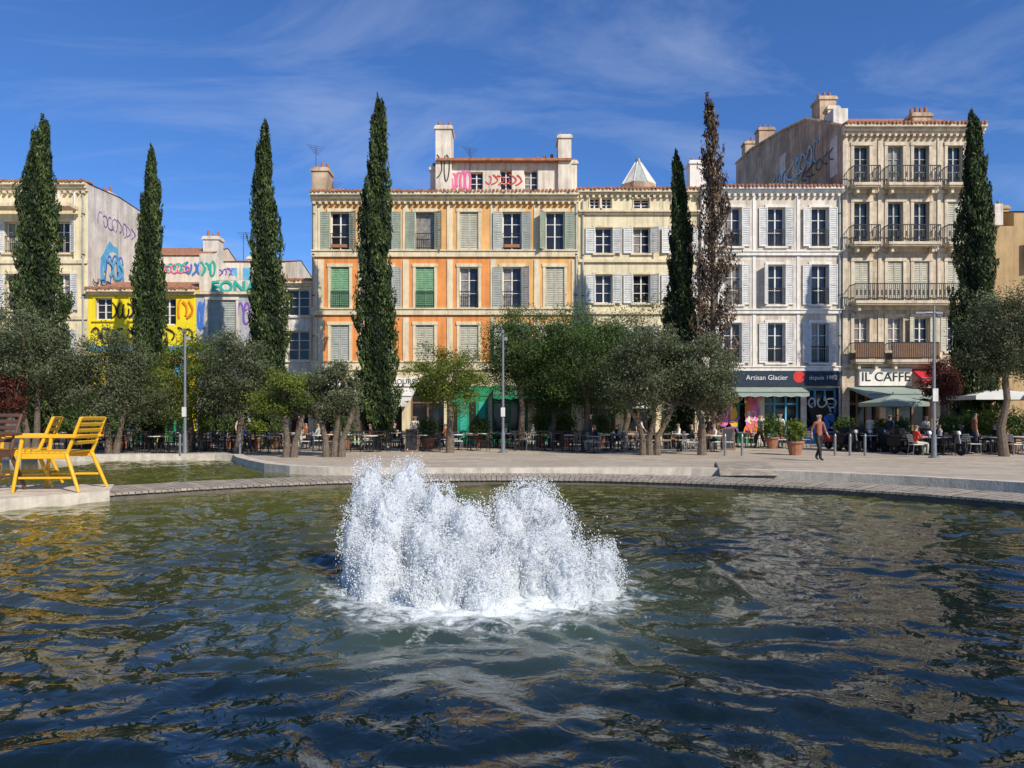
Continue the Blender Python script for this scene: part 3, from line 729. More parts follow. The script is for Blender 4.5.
def watermat():
    m,nt,out=nodes('pool_water'); L=nt.links.new
    p=N(nt,'ShaderNodeBsdfPrincipled'); p.inputs['IOR'].default_value=1.45; p.inputs['Specular IOR Level'].default_value=.5
    g=N(nt,'ShaderNodeNewGeometry')
    sx=N(nt,'ShaderNodeSeparateXYZ'); L(g.outputs['Position'],sx.inputs[0])
    d=N(nt,'ShaderNodeVectorMath',operation='DISTANCE'); d.inputs[1].default_value=(FX,FY,-.2); L(g.outputs['Position'],d.inputs[0])
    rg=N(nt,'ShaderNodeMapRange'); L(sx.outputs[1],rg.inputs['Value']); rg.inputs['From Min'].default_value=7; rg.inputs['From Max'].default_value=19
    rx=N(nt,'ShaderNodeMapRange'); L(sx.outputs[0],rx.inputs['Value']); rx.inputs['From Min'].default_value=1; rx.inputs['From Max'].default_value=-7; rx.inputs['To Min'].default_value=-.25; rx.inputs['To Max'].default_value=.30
    nz=N(nt,'ShaderNodeTexNoise'); nz.inputs['Scale'].default_value=.45; nz.inputs['Detail'].default_value=3; L(g.outputs['Position'],nz.inputs['Vector'])
    ad=N(nt,'ShaderNodeMath',operation='MULTIPLY_ADD'); L(nz.outputs['Fac'],ad.inputs[0]); ad.inputs[1].default_value=.8; ad.inputs[2].default_value=-.4
    a1_=N(nt,'ShaderNodeMath',operation='ADD'); L(ad.outputs[0],a1_.inputs[0]); L(rx.outputs[0],a1_.inputs[1])
    a2=N(nt,'ShaderNodeMath',operation='ADD',use_clamp=True); L(rg.outputs[0],a2.inputs[0]); L(a1_.outputs[0],a2.inputs[1])
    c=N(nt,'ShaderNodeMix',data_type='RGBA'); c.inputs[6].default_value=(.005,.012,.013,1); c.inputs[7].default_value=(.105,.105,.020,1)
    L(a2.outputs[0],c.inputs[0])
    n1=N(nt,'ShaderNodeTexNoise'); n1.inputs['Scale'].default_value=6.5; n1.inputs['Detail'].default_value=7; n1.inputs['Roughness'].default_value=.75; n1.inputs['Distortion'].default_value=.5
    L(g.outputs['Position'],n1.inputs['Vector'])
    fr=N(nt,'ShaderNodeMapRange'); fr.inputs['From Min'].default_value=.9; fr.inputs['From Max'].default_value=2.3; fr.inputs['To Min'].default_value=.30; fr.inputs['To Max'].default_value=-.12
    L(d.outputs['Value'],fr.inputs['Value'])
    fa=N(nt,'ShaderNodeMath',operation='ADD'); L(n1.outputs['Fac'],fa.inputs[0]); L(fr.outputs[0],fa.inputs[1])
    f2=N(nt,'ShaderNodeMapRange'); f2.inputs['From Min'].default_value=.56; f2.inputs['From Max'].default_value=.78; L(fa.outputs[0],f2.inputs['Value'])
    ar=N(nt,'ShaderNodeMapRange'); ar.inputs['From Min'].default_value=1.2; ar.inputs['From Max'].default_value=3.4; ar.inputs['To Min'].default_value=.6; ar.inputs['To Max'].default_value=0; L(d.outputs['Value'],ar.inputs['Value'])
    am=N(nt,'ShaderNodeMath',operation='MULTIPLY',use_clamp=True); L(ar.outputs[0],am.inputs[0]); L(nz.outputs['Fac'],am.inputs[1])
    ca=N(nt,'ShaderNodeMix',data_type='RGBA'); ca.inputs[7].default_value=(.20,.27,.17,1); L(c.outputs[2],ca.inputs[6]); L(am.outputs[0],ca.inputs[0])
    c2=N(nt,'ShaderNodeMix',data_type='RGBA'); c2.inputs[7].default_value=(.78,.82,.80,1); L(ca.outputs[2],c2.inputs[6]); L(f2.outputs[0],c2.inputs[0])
    L(c2.outputs[2],p.inputs['Base Color'])
    rr=N(nt,'ShaderNodeMapRange'); rr.inputs['To Min'].default_value=.02; rr.inputs['To Max'].default_value=.6; L(f2.outputs[0],rr.inputs['Value']); L(rr.outputs[0],p.inputs['Roughness'])
    b1=N(nt,'ShaderNodeTexNoise'); b1.inputs['Scale'].default_value=6; b1.inputs['Detail'].default_value=2; b1.inputs['Distortion'].default_value=.8; L(g.outputs['Position'],b1.inputs['Vector'])
    bu=N(nt,'ShaderNodeBump'); bu.inputs['Strength'].default_value=.25; bu.inputs['Distance'].default_value=.04; L(b1.outputs['Fac'],bu.inputs['Height'])
    L(bu.outputs[0],p.inputs['Normal'])
    L(p.outputs[0],out.inputs[0]); return m
M['water']=watermat()
V,Q,H=waves()
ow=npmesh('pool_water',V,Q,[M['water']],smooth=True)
b=MB(); b.poly([(-31,.9,-.2),(-16,.9,-.2),(-16,31,-.2),(-31,31,-.2)],'water'); b.obj('back_pool_water')

# ================================================================ FOUNTAIN
def foammat():
    m,nt,out=nodes('white_water'); L=nt.links.new
    p=N(nt,'ShaderNodeBsdfPrincipled'); p.inputs['Roughness'].default_value=.3; p.inputs['Specular IOR Level'].default_value=.5
    t=N(nt,'ShaderNodeBsdfTranslucent'); t.inputs['Color'].default_value=(.90,.93,.95,1)
    ms=N(nt,'ShaderNodeMixShader'); ms.inputs[0].default_value=.48
    g=N(nt,'ShaderNodeNewGeometry'); mp=N(nt,'ShaderNodeMapping'); mp.inputs['Scale'].default_value=(1,1,.4); L(g.outputs['Position'],mp.inputs['Vector'])
    n=N(nt,'ShaderNodeTexNoise'); n.inputs['Scale'].default_value=38; n.inputs['Detail'].default_value=4; n.inputs['Roughness'].default_value=.75; L(mp.outputs[0],n.inputs['Vector'])
    c=N(nt,'ShaderNodeMix',data_type='RGBA'); c.inputs[6].default_value=(.68,.74,.78,1); c.inputs[7].default_value=(.92,.93,.93,1)
    r=N(nt,'ShaderNodeMapRange'); r.inputs['From Min'].default_value=.36; r.inputs['From Max'].default_value=.54; L(n.outputs['Fac'],r.inputs['Value']); L(r.outputs[0],c.inputs[0]); L(c.outputs[2],p.inputs['Base Color'])
    bu=N(nt,'ShaderNodeBump'); bu.inputs['Strength'].default_value=.7; bu.inputs['Distance'].default_value=.02; L(n.outputs['Fac'],bu.inputs['Height']); L(bu.outputs[0],p.inputs['Normal']); L(bu.outputs[0],t.inputs['Normal'])
    L(p.outputs[0],ms.inputs[1]); L(t.outputs[0],ms.inputs[2]); L(ms.outputs[0],out.inputs[0])
    return m
M['foam']=foammat()
jets=[(371,8.7,466,.19),(411,8.9,464,.24),(392,8.2,488,.19),(441,8.5,487,.24),(466,8.1,508,.26),(425,7.95,522,.22),(533,8.7,484,.30),(511,8.4,496,.20),(556,8.3,512,.20),
      (571,7.6,548,.20),(600,7.9,549,.16),(484,7.35,566,.17),(380,7.85,540,.21),(505,7.75,545,.22),(450,7.55,550,.20),(539,7.8,536,.22),(425,7.45,578,.12),(362,8.3,512,.15),(545,8.55,493,.22)]
fg=bpy.data.objects.new('fountain',None); COL.objects.link(fg); fg.location=(0,8.1,-.2)
b=MB(); drops=[]
rs=np.random.RandomState(5)
for ji,(px,d,ty,R) in enumerate(jets):
    jx=XD(px,d); top=ZD(ty,d); h=top+.22; nu,nv=56,64; base=len(b.v); k=b.mi('foam'); lean=(rs.uniform(-.06,.06),rs.uniform(-.06,.06))
    R=R*.90; TS=.62
    def pr(t): return R*(1.18-.30*t+.42*math.exp(-t*7))*(math.sqrt(max(0,1-((t-TS)/(1-TS))**2.2)) if t>TS else 1)
    for j in range(nv+1):
        t=j/nv; r=pr(t)
        for i in range(nu):
            a=2*math.pi*i/nu; ca,sa=math.cos(a),math.sin(a)
            q=Vector((jx+r*ca+ji*7,d+r*sa,t*h*.55))
            nz=noise.noise(q*4.5)*.09+abs(noise.noise(q*11))*.075+noise.noise(q*30)*.022-.01
            rr=max(.002,r+nz*min(1,r/R*1.3))
            rn=r/R
            up=(noise.noise(Vector((ca*1.6*rn,sa*1.6*rn,ji*3.1)))*.12+noise.noise(Vector((ca*5*rn,sa*5*rn,ji*2.1)))*.08)*max(0,t-.4)*1.5
            b.v.append((jx+lean[0]*t+rr*ca,d+lean[1]*t+rr*sa-8.1,t*h-.05+up))
    for j in range(nv):
        for i in range(nu):
            i2=(i+1)%nu; b.f.append((base+j*nu+i,base+j*nu+i2,base+(j+1)*nu+i2,base+(j+1)*nu+i)); b.m.append(k)
    nd=5200
    t=1-np.abs(1-rs.rand(nd)**.6*1.0); a=rs.rand(nd)*6.283; rf=np.array([pr(min(1,x)) for x in t])
    cl=.04*np.sin(3*a+9*t+ji)+.03*np.sin(7*a-13*t)
    rr=rf+.035+cl+np.abs(rs.normal(0,.028,nd))
    zz=t*h+rs.normal(0,.03,nd)+np.where(t>.85,np.abs(rs.normal(0,.05,nd)),0)
    drops.append(np.stack([jx+lean[0]*t+rr*np.cos(a),d-8.1+lean[1]*t+rr*np.sin(a),zz],1))
nd=6000; a=rs.rand(nd)*6.283; r=rs.rand(nd)**.6*1.5
drops.append(np.stack([FX+r*np.cos(a)*1.0,r*np.sin(a)*.75+.0,np.abs(rs.normal(0,.05,nd))],1))
nd=1800; a=rs.rand(nd)*6.283; r=.6+rs.rand(nd)*1.0
drops.append(np.stack([FX+r*np.cos(a)*1.0,r*np.sin(a)*.7,rs.rand(nd)**2*.8],1))
o=b.obj('water_jets',fg,(0,0,0),smooth=True)
P=np.concatenate(drops); n=len(P); s=.0016+.0065*rs.rand(n)**3
octv=np.array([(1,1,1.4),(-1,-1,1.4),(-1,1,-1.4),(1,-1,-1.4)])*.75
octf=np.array([(0,2,1),(0,1,3),(0,3,2),(1,2,3)])
V=(P[:,None,:]+octv[None]*s[:,None,None]).reshape(-1,3); Q=(octf[None]+4*np.arange(n)[:,None,None]).reshape(-1,3)
M['drop']=mat('droplets',(.86,.89,.90),.3,.0,1,spec=.5)
npmesh('water_spray',V,Q,[M['drop']],smooth=True,parent=fg)

# ================================================================ TREES
def leafquads(C,L,W,rng,up=0.0,outward=None):
    n=len(C); d=rng.normal(size=(n,3)); d[:,2]+=up
    if outward is not None: d+=outward
    d/=np.linalg.norm(d,axis=1)[:,None]
    e=np.cross(d,rng.normal(size=(n,3))); e/=np.linalg.norm(e,axis=1)[:,None]+1e-9
    L=L[:,None];W=W[:,None]
    V=np.stack([C-d*L*.5,C+e*W*.5,C+d*L*.5,C-e*W*.5],1).reshape(-1,3)
    return V,np.arange(4*n).reshape(n,4)
def cypress(px,d,ty,R,m='cyp',seed=0,n=26000,name='cypress_tree',sparse=False):
    rng=np.random.RandomState(seed); x=XD(px,d); H=ZD(ty,d)-(.22 if not sparse else .55)
    g=bpy.data.objects.new(name,None); COL.objects.link(g); g.location=(x,d,0)
    ph=rng.rand(8)*6.28; skew=rng.uniform(-.12,.12)
    if sparse:
        def prof(t): return R*np.minimum((np.clip(t-.02,0,1)/.16+.15)**.5,1)*np.clip(1-t,0,1)**.50*(1-.15*np.sin(t*9))*.95
    else:
        def prof(t): return R*np.minimum((np.clip(t-.02,0,1)/.16+.15)**.5,1)*np.clip(1-t,0,1)**.62*(1+.30*np.clip(t,0,1))*1.05
    def lump(t,a): return 1+.13*np.sin(3*a+ph[0]+9*t)+.12*np.sin(2*a+ph[1]-23*t)+.08*np.sin(5*a+ph[2]+51*t)+.09*np.sin(ph[3]+70*t+a)+.06*np.sin(ph[4]+4*a+130*t)
    t=.05+.95*rng.rand(n)**1.15; t=np.clip(t,0,1); a=rng.rand(n)*6.283
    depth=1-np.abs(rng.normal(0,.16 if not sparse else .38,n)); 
    r=prof(t)*lump(t,a)*depth
    nt=260; tt=.06+.93*rng.rand(nt); ta=rng.rand(nt)*6.283
    k3=int(n*.42) if not sparse else int(n*.88)
    idx=rng.randint(0,nt,k3)
    t[:k3]=np.clip(tt[idx]+rng.normal(0,.009,k3),0,1.0); a[:k3]=ta[idx]+rng.normal(0,.14,k3)
    up=rng.rand(k3); r[:k3]=prof(t[:k3])*lump(t[:k3],a[:k3])*((1+.20*up) if not sparse else (.35+.9*up)); t[:k3]+=up*(.6 if not sparse else .9)/H
    bend=(.16*np.sin(2.2*t*3+ph[5])+skew)*t
    C=np.stack([r*np.cos(a)+bend,r*np.sin(a),t*H*(1)],1)
    V,Q=leafquads(C,.14+.18*rng.rand(n),.045+.05*rng.rand(n),rng,up=2.2)
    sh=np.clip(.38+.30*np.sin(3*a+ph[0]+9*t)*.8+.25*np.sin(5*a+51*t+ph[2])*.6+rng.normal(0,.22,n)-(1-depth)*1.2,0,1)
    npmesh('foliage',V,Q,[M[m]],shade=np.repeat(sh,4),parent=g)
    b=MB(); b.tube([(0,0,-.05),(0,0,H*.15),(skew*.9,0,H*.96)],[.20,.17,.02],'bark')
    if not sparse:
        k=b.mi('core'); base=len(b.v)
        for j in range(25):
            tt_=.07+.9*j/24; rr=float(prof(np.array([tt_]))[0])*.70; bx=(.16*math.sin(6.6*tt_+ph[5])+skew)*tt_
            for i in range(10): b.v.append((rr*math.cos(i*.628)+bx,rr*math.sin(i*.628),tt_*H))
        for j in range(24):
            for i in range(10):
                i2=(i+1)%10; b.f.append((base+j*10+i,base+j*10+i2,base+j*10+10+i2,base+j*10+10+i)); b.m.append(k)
    else:
        for q in range(nt):
            rq=float(prof(np.array([tt[q]]))[0]); b.cyl((0,0,tt[q]*H-.4),(rq*math.cos(ta[q])*1.1,rq*math.sin(ta[q])*1.1,tt[q]*H+.5),.03,.006,'bark',4,False)
    b.obj('trunk',g)
cypress(40,36,119,1.15,seed=1); cypress(150,37,151,.76,seed=2); cypress(268,37,126,.90,seed=3); cypress(377,37,96,.92,seed=4)
cypress(680,38,155,.74,seed=5); cypress(713,36.5,97,1.20,'dead',seed=6,n=11000,sparse=True); cypress(975,37,115,1.0,seed=7)
def tree(px,d,cy,hw,hh,m='olive',seed=0,trunks=1,name='olive_tree',dens=1.0,leaf=.10,lean=0):
    rng=np.random.RandomState(seed+50); x=XD(px,d); sc=d/F; cz=ZD(cy,d); rx=hw*sc; rz=hh*sc
    g=bpy.data.objects.new(name,None); COL.objects.link(g); g.location=(x,d,0)
    nc=int(40+rx*rz*11)
    u=rng.normal(size=(nc,3)); u/=np.linalg.norm(u,axis=1)[:,None]; rr=rng.uniform(.3,1.0,nc)**.6
    az_=np.arctan2(u[:,1],u[:,0]); p1,p2=rng.rand(2)*6.28
    lob=1+.20*np.sin(3*az_+p1)+.16*np.sin(2*az_+p2+3*u[:,2])
    ctr=u*(rr*lob)[:,None]*np.array([rx,rx*.9,rz])*.90; ctr[:,2]+=cz
    ctr[:,2]-= .30*rz*(np.hypot(ctr[:,0],ctr[:,1])/rx)**2*rng.rand(nc)
    ctr[:,2]=np.maximum(ctr[:,2],1.0)
    crad=rng.uniform(.14,.34,nc)*min(rx,rz)*1.05+.07
    cs=rng.rand(nc)
    per=int(290*dens); n=nc*per; ci=np.repeat(np.arange(nc),per)
    q=rng.normal(size=(n,3)); q/=np.linalg.norm(q,axis=1)[:,None]; q*=(rng.rand(n)**.5*(1+.5*(rng.rand(n)<.15)))[:,None]*crad[ci][:,None]*np.array([1.15,1.15,.85])
    C=ctr[ci]+q
    st=rng.rand(n)<.08; C[st]+=rng.normal(0,.18,(st.sum(),3))
    V,Q=leafquads(C,leaf*(.7+.8*rng.rand(n)),leaf*.40*(.7+.7*rng.rand(n)),rng,up=.3)
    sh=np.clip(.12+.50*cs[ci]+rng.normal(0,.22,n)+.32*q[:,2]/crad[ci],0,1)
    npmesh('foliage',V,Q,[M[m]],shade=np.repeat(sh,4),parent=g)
    b=MB(); zb=max(.7,cz-rz*.70)
    for k in range(trunks):
        off=(k-(trunks-1)/2)*.30; bx=off; tx=off*2.6+lean+rng.uniform(-.2,.2); r0=.12 if trunks>1 else .15
        pts=[(bx,0,-.05),(bx+.1*rng.randn()*.6,.05,zb*.35),((bx+tx)/2+.08,-.04,zb*.7),(tx,0,zb)]
        b.tube(pts,[r0*1.4,r0,r0*.85,r0*.75],'bark',9)
        sel=rng.choice(nc,min(nc,16),replace=False)
        for s_ in sel:
            e=ctr[s_]; mid=(tx+(e[0]-tx)*.45+rng.randn()*.08,e[1]*.45,zb+(e[2]-zb)*.6)
            b.tube([(tx,0,zb-.03),mid,tuple(e)],[r0*.5,r0*.30,.015],'bark',5)
    b.obj('trunk',g)
tree(30,30,350,52,56,'olive',1,2); tree(112,31,374,44,54,'olive',2,2); tree(190,34,378,40,48,'bright',3); tree(238,32,378,38,50,'olive',4,1)
tree(334,29.6,390,32,28,'olive',5,3,dens=.8); tree(290,29.4,394,34,28,'bright',6,2,dens=.8); tree(450,33,378,40,32,'bright',7,dens=.9,name='mulberry_tree')
tree(522,36,352,42,54,'oliveg',8,name='holm_oak'); tree(586,35,356,54,58,'oliveg',9,name='holm_oak'); tree(552,38,372,44,48,'oliveg',19,name='holm_oak'); tree(625,36,368,36,52,'oliveg',29,name='holm_oak')
tree(650,31,368,46,54,'olive',10,3); tree(702,31,376,38,46,'olive',11,1,lean=-.3); tree(1004,30,338,44,54,'olive',12,1)
tree(1062,31,345,40,50,'olive',14,1); tree(940,35,378,20,24,'redleaf',13,name='purple_plum_tree',dens=.6); tree(5,29,396,24,24,'redleaf',15,name='purple_plum_tree',dens=.6)
tree(-40,31,350,44,50,'olive',16,1); tree(72,37,392,34,34,'oliveg',17,dens=.8); tree(160,38,398,32,28,'oliveg',18,dens=.7)
def shrub(x,y,r,h,m,seed,name='potted_shrub',pot=True):
    rng=np.random.RandomState(seed+200); n=1500
    g=bpy.data.objects.new(name,None); COL.objects.link(g); g.location=(x,y,0)
    z0=.55 if pot else .1
    q=rng.normal(size=(n,3)); q/=np.linalg.norm(q,axis=1)[:,None]; q*=(rng.rand(n)**.4)[:,None]*(1+.3*np.sin(5*np.arctan2(q[:,1],q[:,0])+4*q[:,2]))[:,None]
    C=q*np.array([r,r,h/2])+np.array([0,0,z0+h/2])
    V,Q=leafquads(C,.08+.14*rng.rand(n),.03+.04*rng.rand(n),rng,up=.9)
    npmesh('foliage',V,Q,[M[m]],shade=np.repeat(rng.rand(n),4),parent=g)
    b=MB()
    if pot:
        b.cyl((0,0,0),(0,0,.55),.22,.34,'pot',12); b.cyl((0,0,.5),(0,0,.58),.38,.38,'pot',12)
    b.cyl((0,0,.1),(0,0,z0+h*.6),.04,.02,'bark',6); b.obj('pot' if pot else 'stem',g)
for i,(px,d,r,h,m) in enumerate([(795,31,.45,.9,'bright'),(772,37,.5,1.1,'oliveg'),(845,38,.5,1.0,'oliveg'),(880,38,.5,.9,'bright'),(900,37,.45,1.0,'oliveg'),(968,35,.6,1.3,'oliveg'),(990,34,.7,1.5,'bright'),(1012,34,.7,1.4,'oliveg'),
     (1035,34,.7,1.4,'oliveg'),(428,36,.5,1.0,'oliveg'),(345,37,.5,1.1,'oliveg'),(255,36,.5,.9,'bright'),(205,38,.5,1.2,'oliveg'),(70,36,.6,1.0,'oliveg'),(88,37,.5,1.0,'bright'),(480,38,.5,1,'oliveg'),
     (110,38,.6,1.3,'oliveg'),(125,38,.6,1.2,'oliveg'),(230,38,.6,1.3,'oliveg'),(275,38,.6,1.2,'oliveg'),(540,38.5,.6,1.3,'oliveg'),(565,38.5,.6,1.3,'oliveg'),(600,38.5,.6,1.3,'oliveg'),(670,38,.5,1.2,'oliveg'),(950,34,.5,1.2,'oliveg')]):
    shrub(XD(px,d),d,r,h,m,i)

# ================================================================ STREET FURNITURE
def inst(name,data,loc,rz=0,s=1):
    o=bpy.data.objects.new(name,data); COL.objects.link(o); o.location=loc; o.rotation_euler=(0,0,rz); o.scale=(s,s,s); return o
def chairmesh(m,metal='iron'):
    b=MB()
    for sx in(-.2,.2):
        b.cyl((sx,-.2,0),(sx*.9,-.18,.44),.015,.015,metal,5); b.cyl((sx*1.05,.24,0),(sx*.95,.18,.44),.015,.015,metal,5); b.cyl((sx*.95,.18,.44),(sx*.95,.27,.86),.015,.015,metal,5)
    b.box(-.21,.21,-.21,.2,.44,.465,m)
    for k in range(4): 
        z=.56+k*.085; b.box(-.19,.19,.205+.02*k,.222+.02*k,z,z+.055,m)
    b.cyl((-.2,-.2,.22),(.2,-.2,.22),.01,.01,metal,4)
    o=b.obj('tmp'); me=o.data; bpy.data.objects.remove(o); return me
def tablemesh(m):
    b=MB(); b.cyl((0,0,.72),(0,0,.75),.36,.36,m,20); b.cyl((0,0,.05),(0,0,.72),.03,.03,'iron',8); b.cyl((0,0,0),(0,0,.05),.22,.10,'iron',12)
    for a in range(3): b.box(-.02,.34,-.02,.02,0.0,.03,'iron',Matrix.Rotation(a*2.094,4,'Z'))
    o=b.obj('tmp'); me=o.data; bpy.data.objects.remove(o); return me
CM=[chairmesh('iron'),chairmesh('white','metalgrey'),chairmesh('wood'),chairmesh('sh_green')]; TM=[tablemesh('metalgrey'),tablemesh('wood'),tablemesh('white')]
zones=[(60,150,33,39,0),(150,300,32.5,38,0),(60,300,36,40,2),(300,440,32.5,39,3),(350,600,37,41,0),(440,600,32.5,39,0),(600,720,33,38,1),(600,700,36,40,0),(730,800,37,41,1),(850,925,33,39,2),(925,1045,30.5,35,1),(870,1040,33,38,0)]
seats=[]
for (pa,pb,da,db,ck) in zones:
    n=int((pb-pa)/12)
    for i in range(n):
        d=random.uniform(da,db); x=XD(pa+(pb-pa)*(i+.5)/n,d); ti=random.randrange(3)
        inst('cafe_table',TM[ti],(x,d,0),random.random()*6)
        for a in (random.uniform(-.3,.3),math.pi+random.uniform(-.3,.3)):
            cx,cy=x+.62*math.cos(a),d+.62*math.sin(a)
            rz=a-math.pi/2
            c=random.choice([ck,ck,0,1]); inst('cafe_chair',CM[c],(cx,cy,0),rz)
            seats.append((cx,cy,rz))
def bigchair(px,d,rz,m,name='giant_chair',s=1.0):
    b=MB()
    for sx in(-1,1):
        b.cyl((sx*.66,-.66,0),(sx*.58,-.50,1.20),.038,.045,m,8)
        b.cyl((sx*.66,.74,0),(sx*.56,.42,.86),.038,.05,m,8)
        b.cyl((sx*.56,.42,.80),(sx*.56,.74,1.66),.045,.038,m,8)
        b.box(sx*.58-.08,sx*.58+.08,-.62,.66,1.20,1.255,m)
        b.box(sx*.57-.03,sx*.57+.03,-.5,.42,.74,.86,m)
        b.box(sx*.62-.02,sx*.62+.02,-.56,.56,.30,.35,m)
    b.box(-.57,.57,-.56,-.50,.74,.86,m)
    for k in range(8): b.box(-.60,.60,-.56+k*.125,-.56+k*.125+.105,.862,.90,m)
    T=Matrix.Translation((0,.45,.86))@Matrix.Rotation(-math.atan2(.32,.86),4,'X')
    for k in range(5): b.box(-.54,.54,-.018,.018,.20+k*.145,.20+k*.145+.085,m,T)
    o=b.obj(name); o.location=(XD(px,d),d,.03); o.rotation_euler=(0,0,rz); o.scale=(s,s,s); 
    bv=o.modifiers.new('b','BEVEL'); bv.width=.012; bv.segments=2
    return o
bigchair(60,16.3,math.radians(-86),'yelp',s=.96); bigchair(22,17.1,math.radians(-68),'yelp',s=.96); bigchair(-30,15.8,math.radians(-10),'rust',s=1.0)
def lamp(px,d,ty,arm,name='street_lamp'):
    x=XD(px,d); H=ZD(ty,d); b=MB()
    b.cyl((x,d,0),(x,d,.9),.10,.09,'metalgrey',12); b.cyl((x,d,.9),(x,d,H),.065,.045,'metalgrey',12); b.cyl((x,d,0),(x,d,.06),.2,.2,'metalgrey',12)
    if arm:
        b.cyl((x-.5,d,H-.25),(x+.15,d,H-.25),.02,.02,'metalgrey',8); b.box(x-.75,x-.35,d-.08,d+.08,H-.30,H-.24,'metalgrey'); b.box(x+.05,x+.3,d-.08,d+.08,H-.31,H-.25,'metalgrey')
        b.box(x-.1,x+.1,d-.12,d-.06,2.2,2.7,'sh_white')
    else:
        for a in range(2): 
            T=Matrix.Translation((x,d,H-.3*a))@Matrix.Rotation(a*2.1,4,'Z'); b.box(-.05,.05,-.20,-.04,-.07,.07,'metalgrey',T)
        b.cyl((x,d,H),(x,d,H+.05),.06,.02,'metalgrey',10)
        b.box(x-.09,x+.09,d-.10,d-.066,1.6,2.0,'sh_white')
    b.obj(name,None,(x,d,0))
lamp(503,33,332,False); lamp(934,29,306,True); lamp(185,31,331,False)
def parasol(px,d,z,r,m):
    x=XD(px,d); b=MB(); b.cyl((x,d,0),(x,d,z+.55),.035,.03,'wood',8); b.cyl((x,d,0),(x,d,.08),.35,.3,'metalgrey',12)
    c=[(x+r*math.cos(math.pi/4+i*math.pi/2)*1.0,d+r*math.sin(math.pi/4+i*math.pi/2)) for i in range(4)]
    for i in range(4):
        a=c[i];e=c[(i+1)%4]; mid=((a[0]+e[0])/2,(a[1]+e[1])/2)
        for p,q in((a,mid),(mid,e)):
            b.poly([(p[0],p[1],z),(q[0],q[1],z),(x,d,z+.4)],m)
            b.poly([(p[0],p[1],z),(q[0],q[1],z),(q[0],q[1],z-.2),(p[0],p[1],z-.2)],m)
        b.cyl((x,d,z-.3),(a[0],a[1],z),.015,.015,'wood',4)
    b.obj('cafe_parasol',None,(x,d,0))
parasol(990,37,2.6,2.6,'awning'); parasol(1045,36,2.6,2.3,'awning'); parasol(893,38,2.3,1.7,'awngreen'); parasol(385,38.5,2.3,1.5,'awning'); parasol(630,38,2.2,1.6,'awning')
def railing(pa,pb,d,m='iron'):
    xa,xb=XD(pa,d),XD(pb,d); b=MB(); n=max(2,int((xb-xa)/1.2))
    for i in range(n+1):
        x=xa+(xb-xa)*i/n; b.box(x-.03,x+.03,d-.03,d+.03,0,.95,m)
    b.box(xa,xb,d-.02,d+.02,.9,.94,m); b.box(xa,xb,d-.015,d+.015,.12,.15,m)
    k=int((xb-xa)/.14)
    for i in range(k): x=xa+(xb-xa)*(i+.5)/k; b.box(x-.01,x+.01,d-.01,d+.01,.15,.9,m)
    b.obj('terrace_railing',None,(xa,d,0))
railing(70,150,34); railing(195,285,33.6); railing(340,440,34.5); railing(515,590,34.5)
for px in (725,742,835,850,865,180,240): 
    d=30.5; x=XD(px,d); b=MB(); b.cyl((x,d,0),(x,d,.8),.05,.05,'metalgrey',10); b.cyl((x,d,.8),(x,d,.9),.06,.03,'metalgrey',10); b.obj('bollard',None,(x,d,0))
def aboard(px,d,m):
    x=XD(px,d); b=MB()
    for s_ in(-1,1):
        T=Matrix.Translation((x,d+s_*.2,0))@Matrix.Rotation(s_*.2,4,'X'); b.box(-.3,.3,-.02,.0,0,1.05,'wood',T); b.box(-.26,.26,-.027,-.021,.08,1.0,m,T)
    b.obj('menu_board',None,(x,d,0))
aboard(412,34,'black'); aboard(728,36,'black')
def scooter(px,d,rz,m):
    b=MB()
    for yy in(-.58,.58):
        for i in range(16):
            a=i*math.pi/8;c=(i+1)*math.pi/8
            b.cyl((0,yy+.19*math.cos(a),.24+.19*math.sin(a)),(0,yy+.19*math.cos(c),.24+.19*math.sin(c)),.055,.055,'black',6,False)
        b.cyl((-.035,yy,.24),(.035,yy,.24),.14,.14,'iron',10); b.cyl((-.045,yy,.24),(.045,yy,.24),.05,.05,'metalgrey',8)
    b.box(-.09,.09,-.80,-.40,.44,.50,m)
    b.cyl((0,-.60,.25),(0,-.45,.98),.04,.035,'metalgrey',8)
    b.cyl((-.32,-.42,1.0),(.32,-.42,1.0),.02,.02,'black',6)
    for s_ in(-1,1): b.cyl((s_*.28,-.42,1.0),(s_*.33,-.46,1.18),.008,.008,'black',4); b.box(s_*.33-.06,s_*.33+.06,-.48,-.46,1.16,1.25,'black')
    b.box(-.19,.19,-.42,-.36,.26,.96,m); b.box(-.16,.16,-.40,.15,.22,.32,m)
    b.box(-.17,.17,.12,.82,.36,.70,m); b.box(-.15,.15,.05,.78,.701,.80,'black'); b.cyl((0,-.45,.92),(0,-.53,.94),.09,.08,'white',10)
    b.box(-.06,.06,.82,.88,.52,.60,'red')
    b.box(-.17,.17,.80,1.08,.82,1.10,'black') if px%2 else None
    o=b.obj('parked_scooter'); o.location=(XD(px,d),d,0); o.rotation_euler=(0,0,rz); bv=o.modifiers.new('b','BEVEL'); bv.width=.02; bv.segments=2
for i,(px,d,rz,m) in enumerate([(848,34,.3,'black'),(861,34.3,.4,'navy'),(906,31.5,.35,'black'),(947,31,.5,'iron'),(838,36,.4,'red'),(875,34.5,.35,'black'),(919,31.4,.4,'navy'),(895,33,.3,'iron')]): scooter(px,d,rz,m)

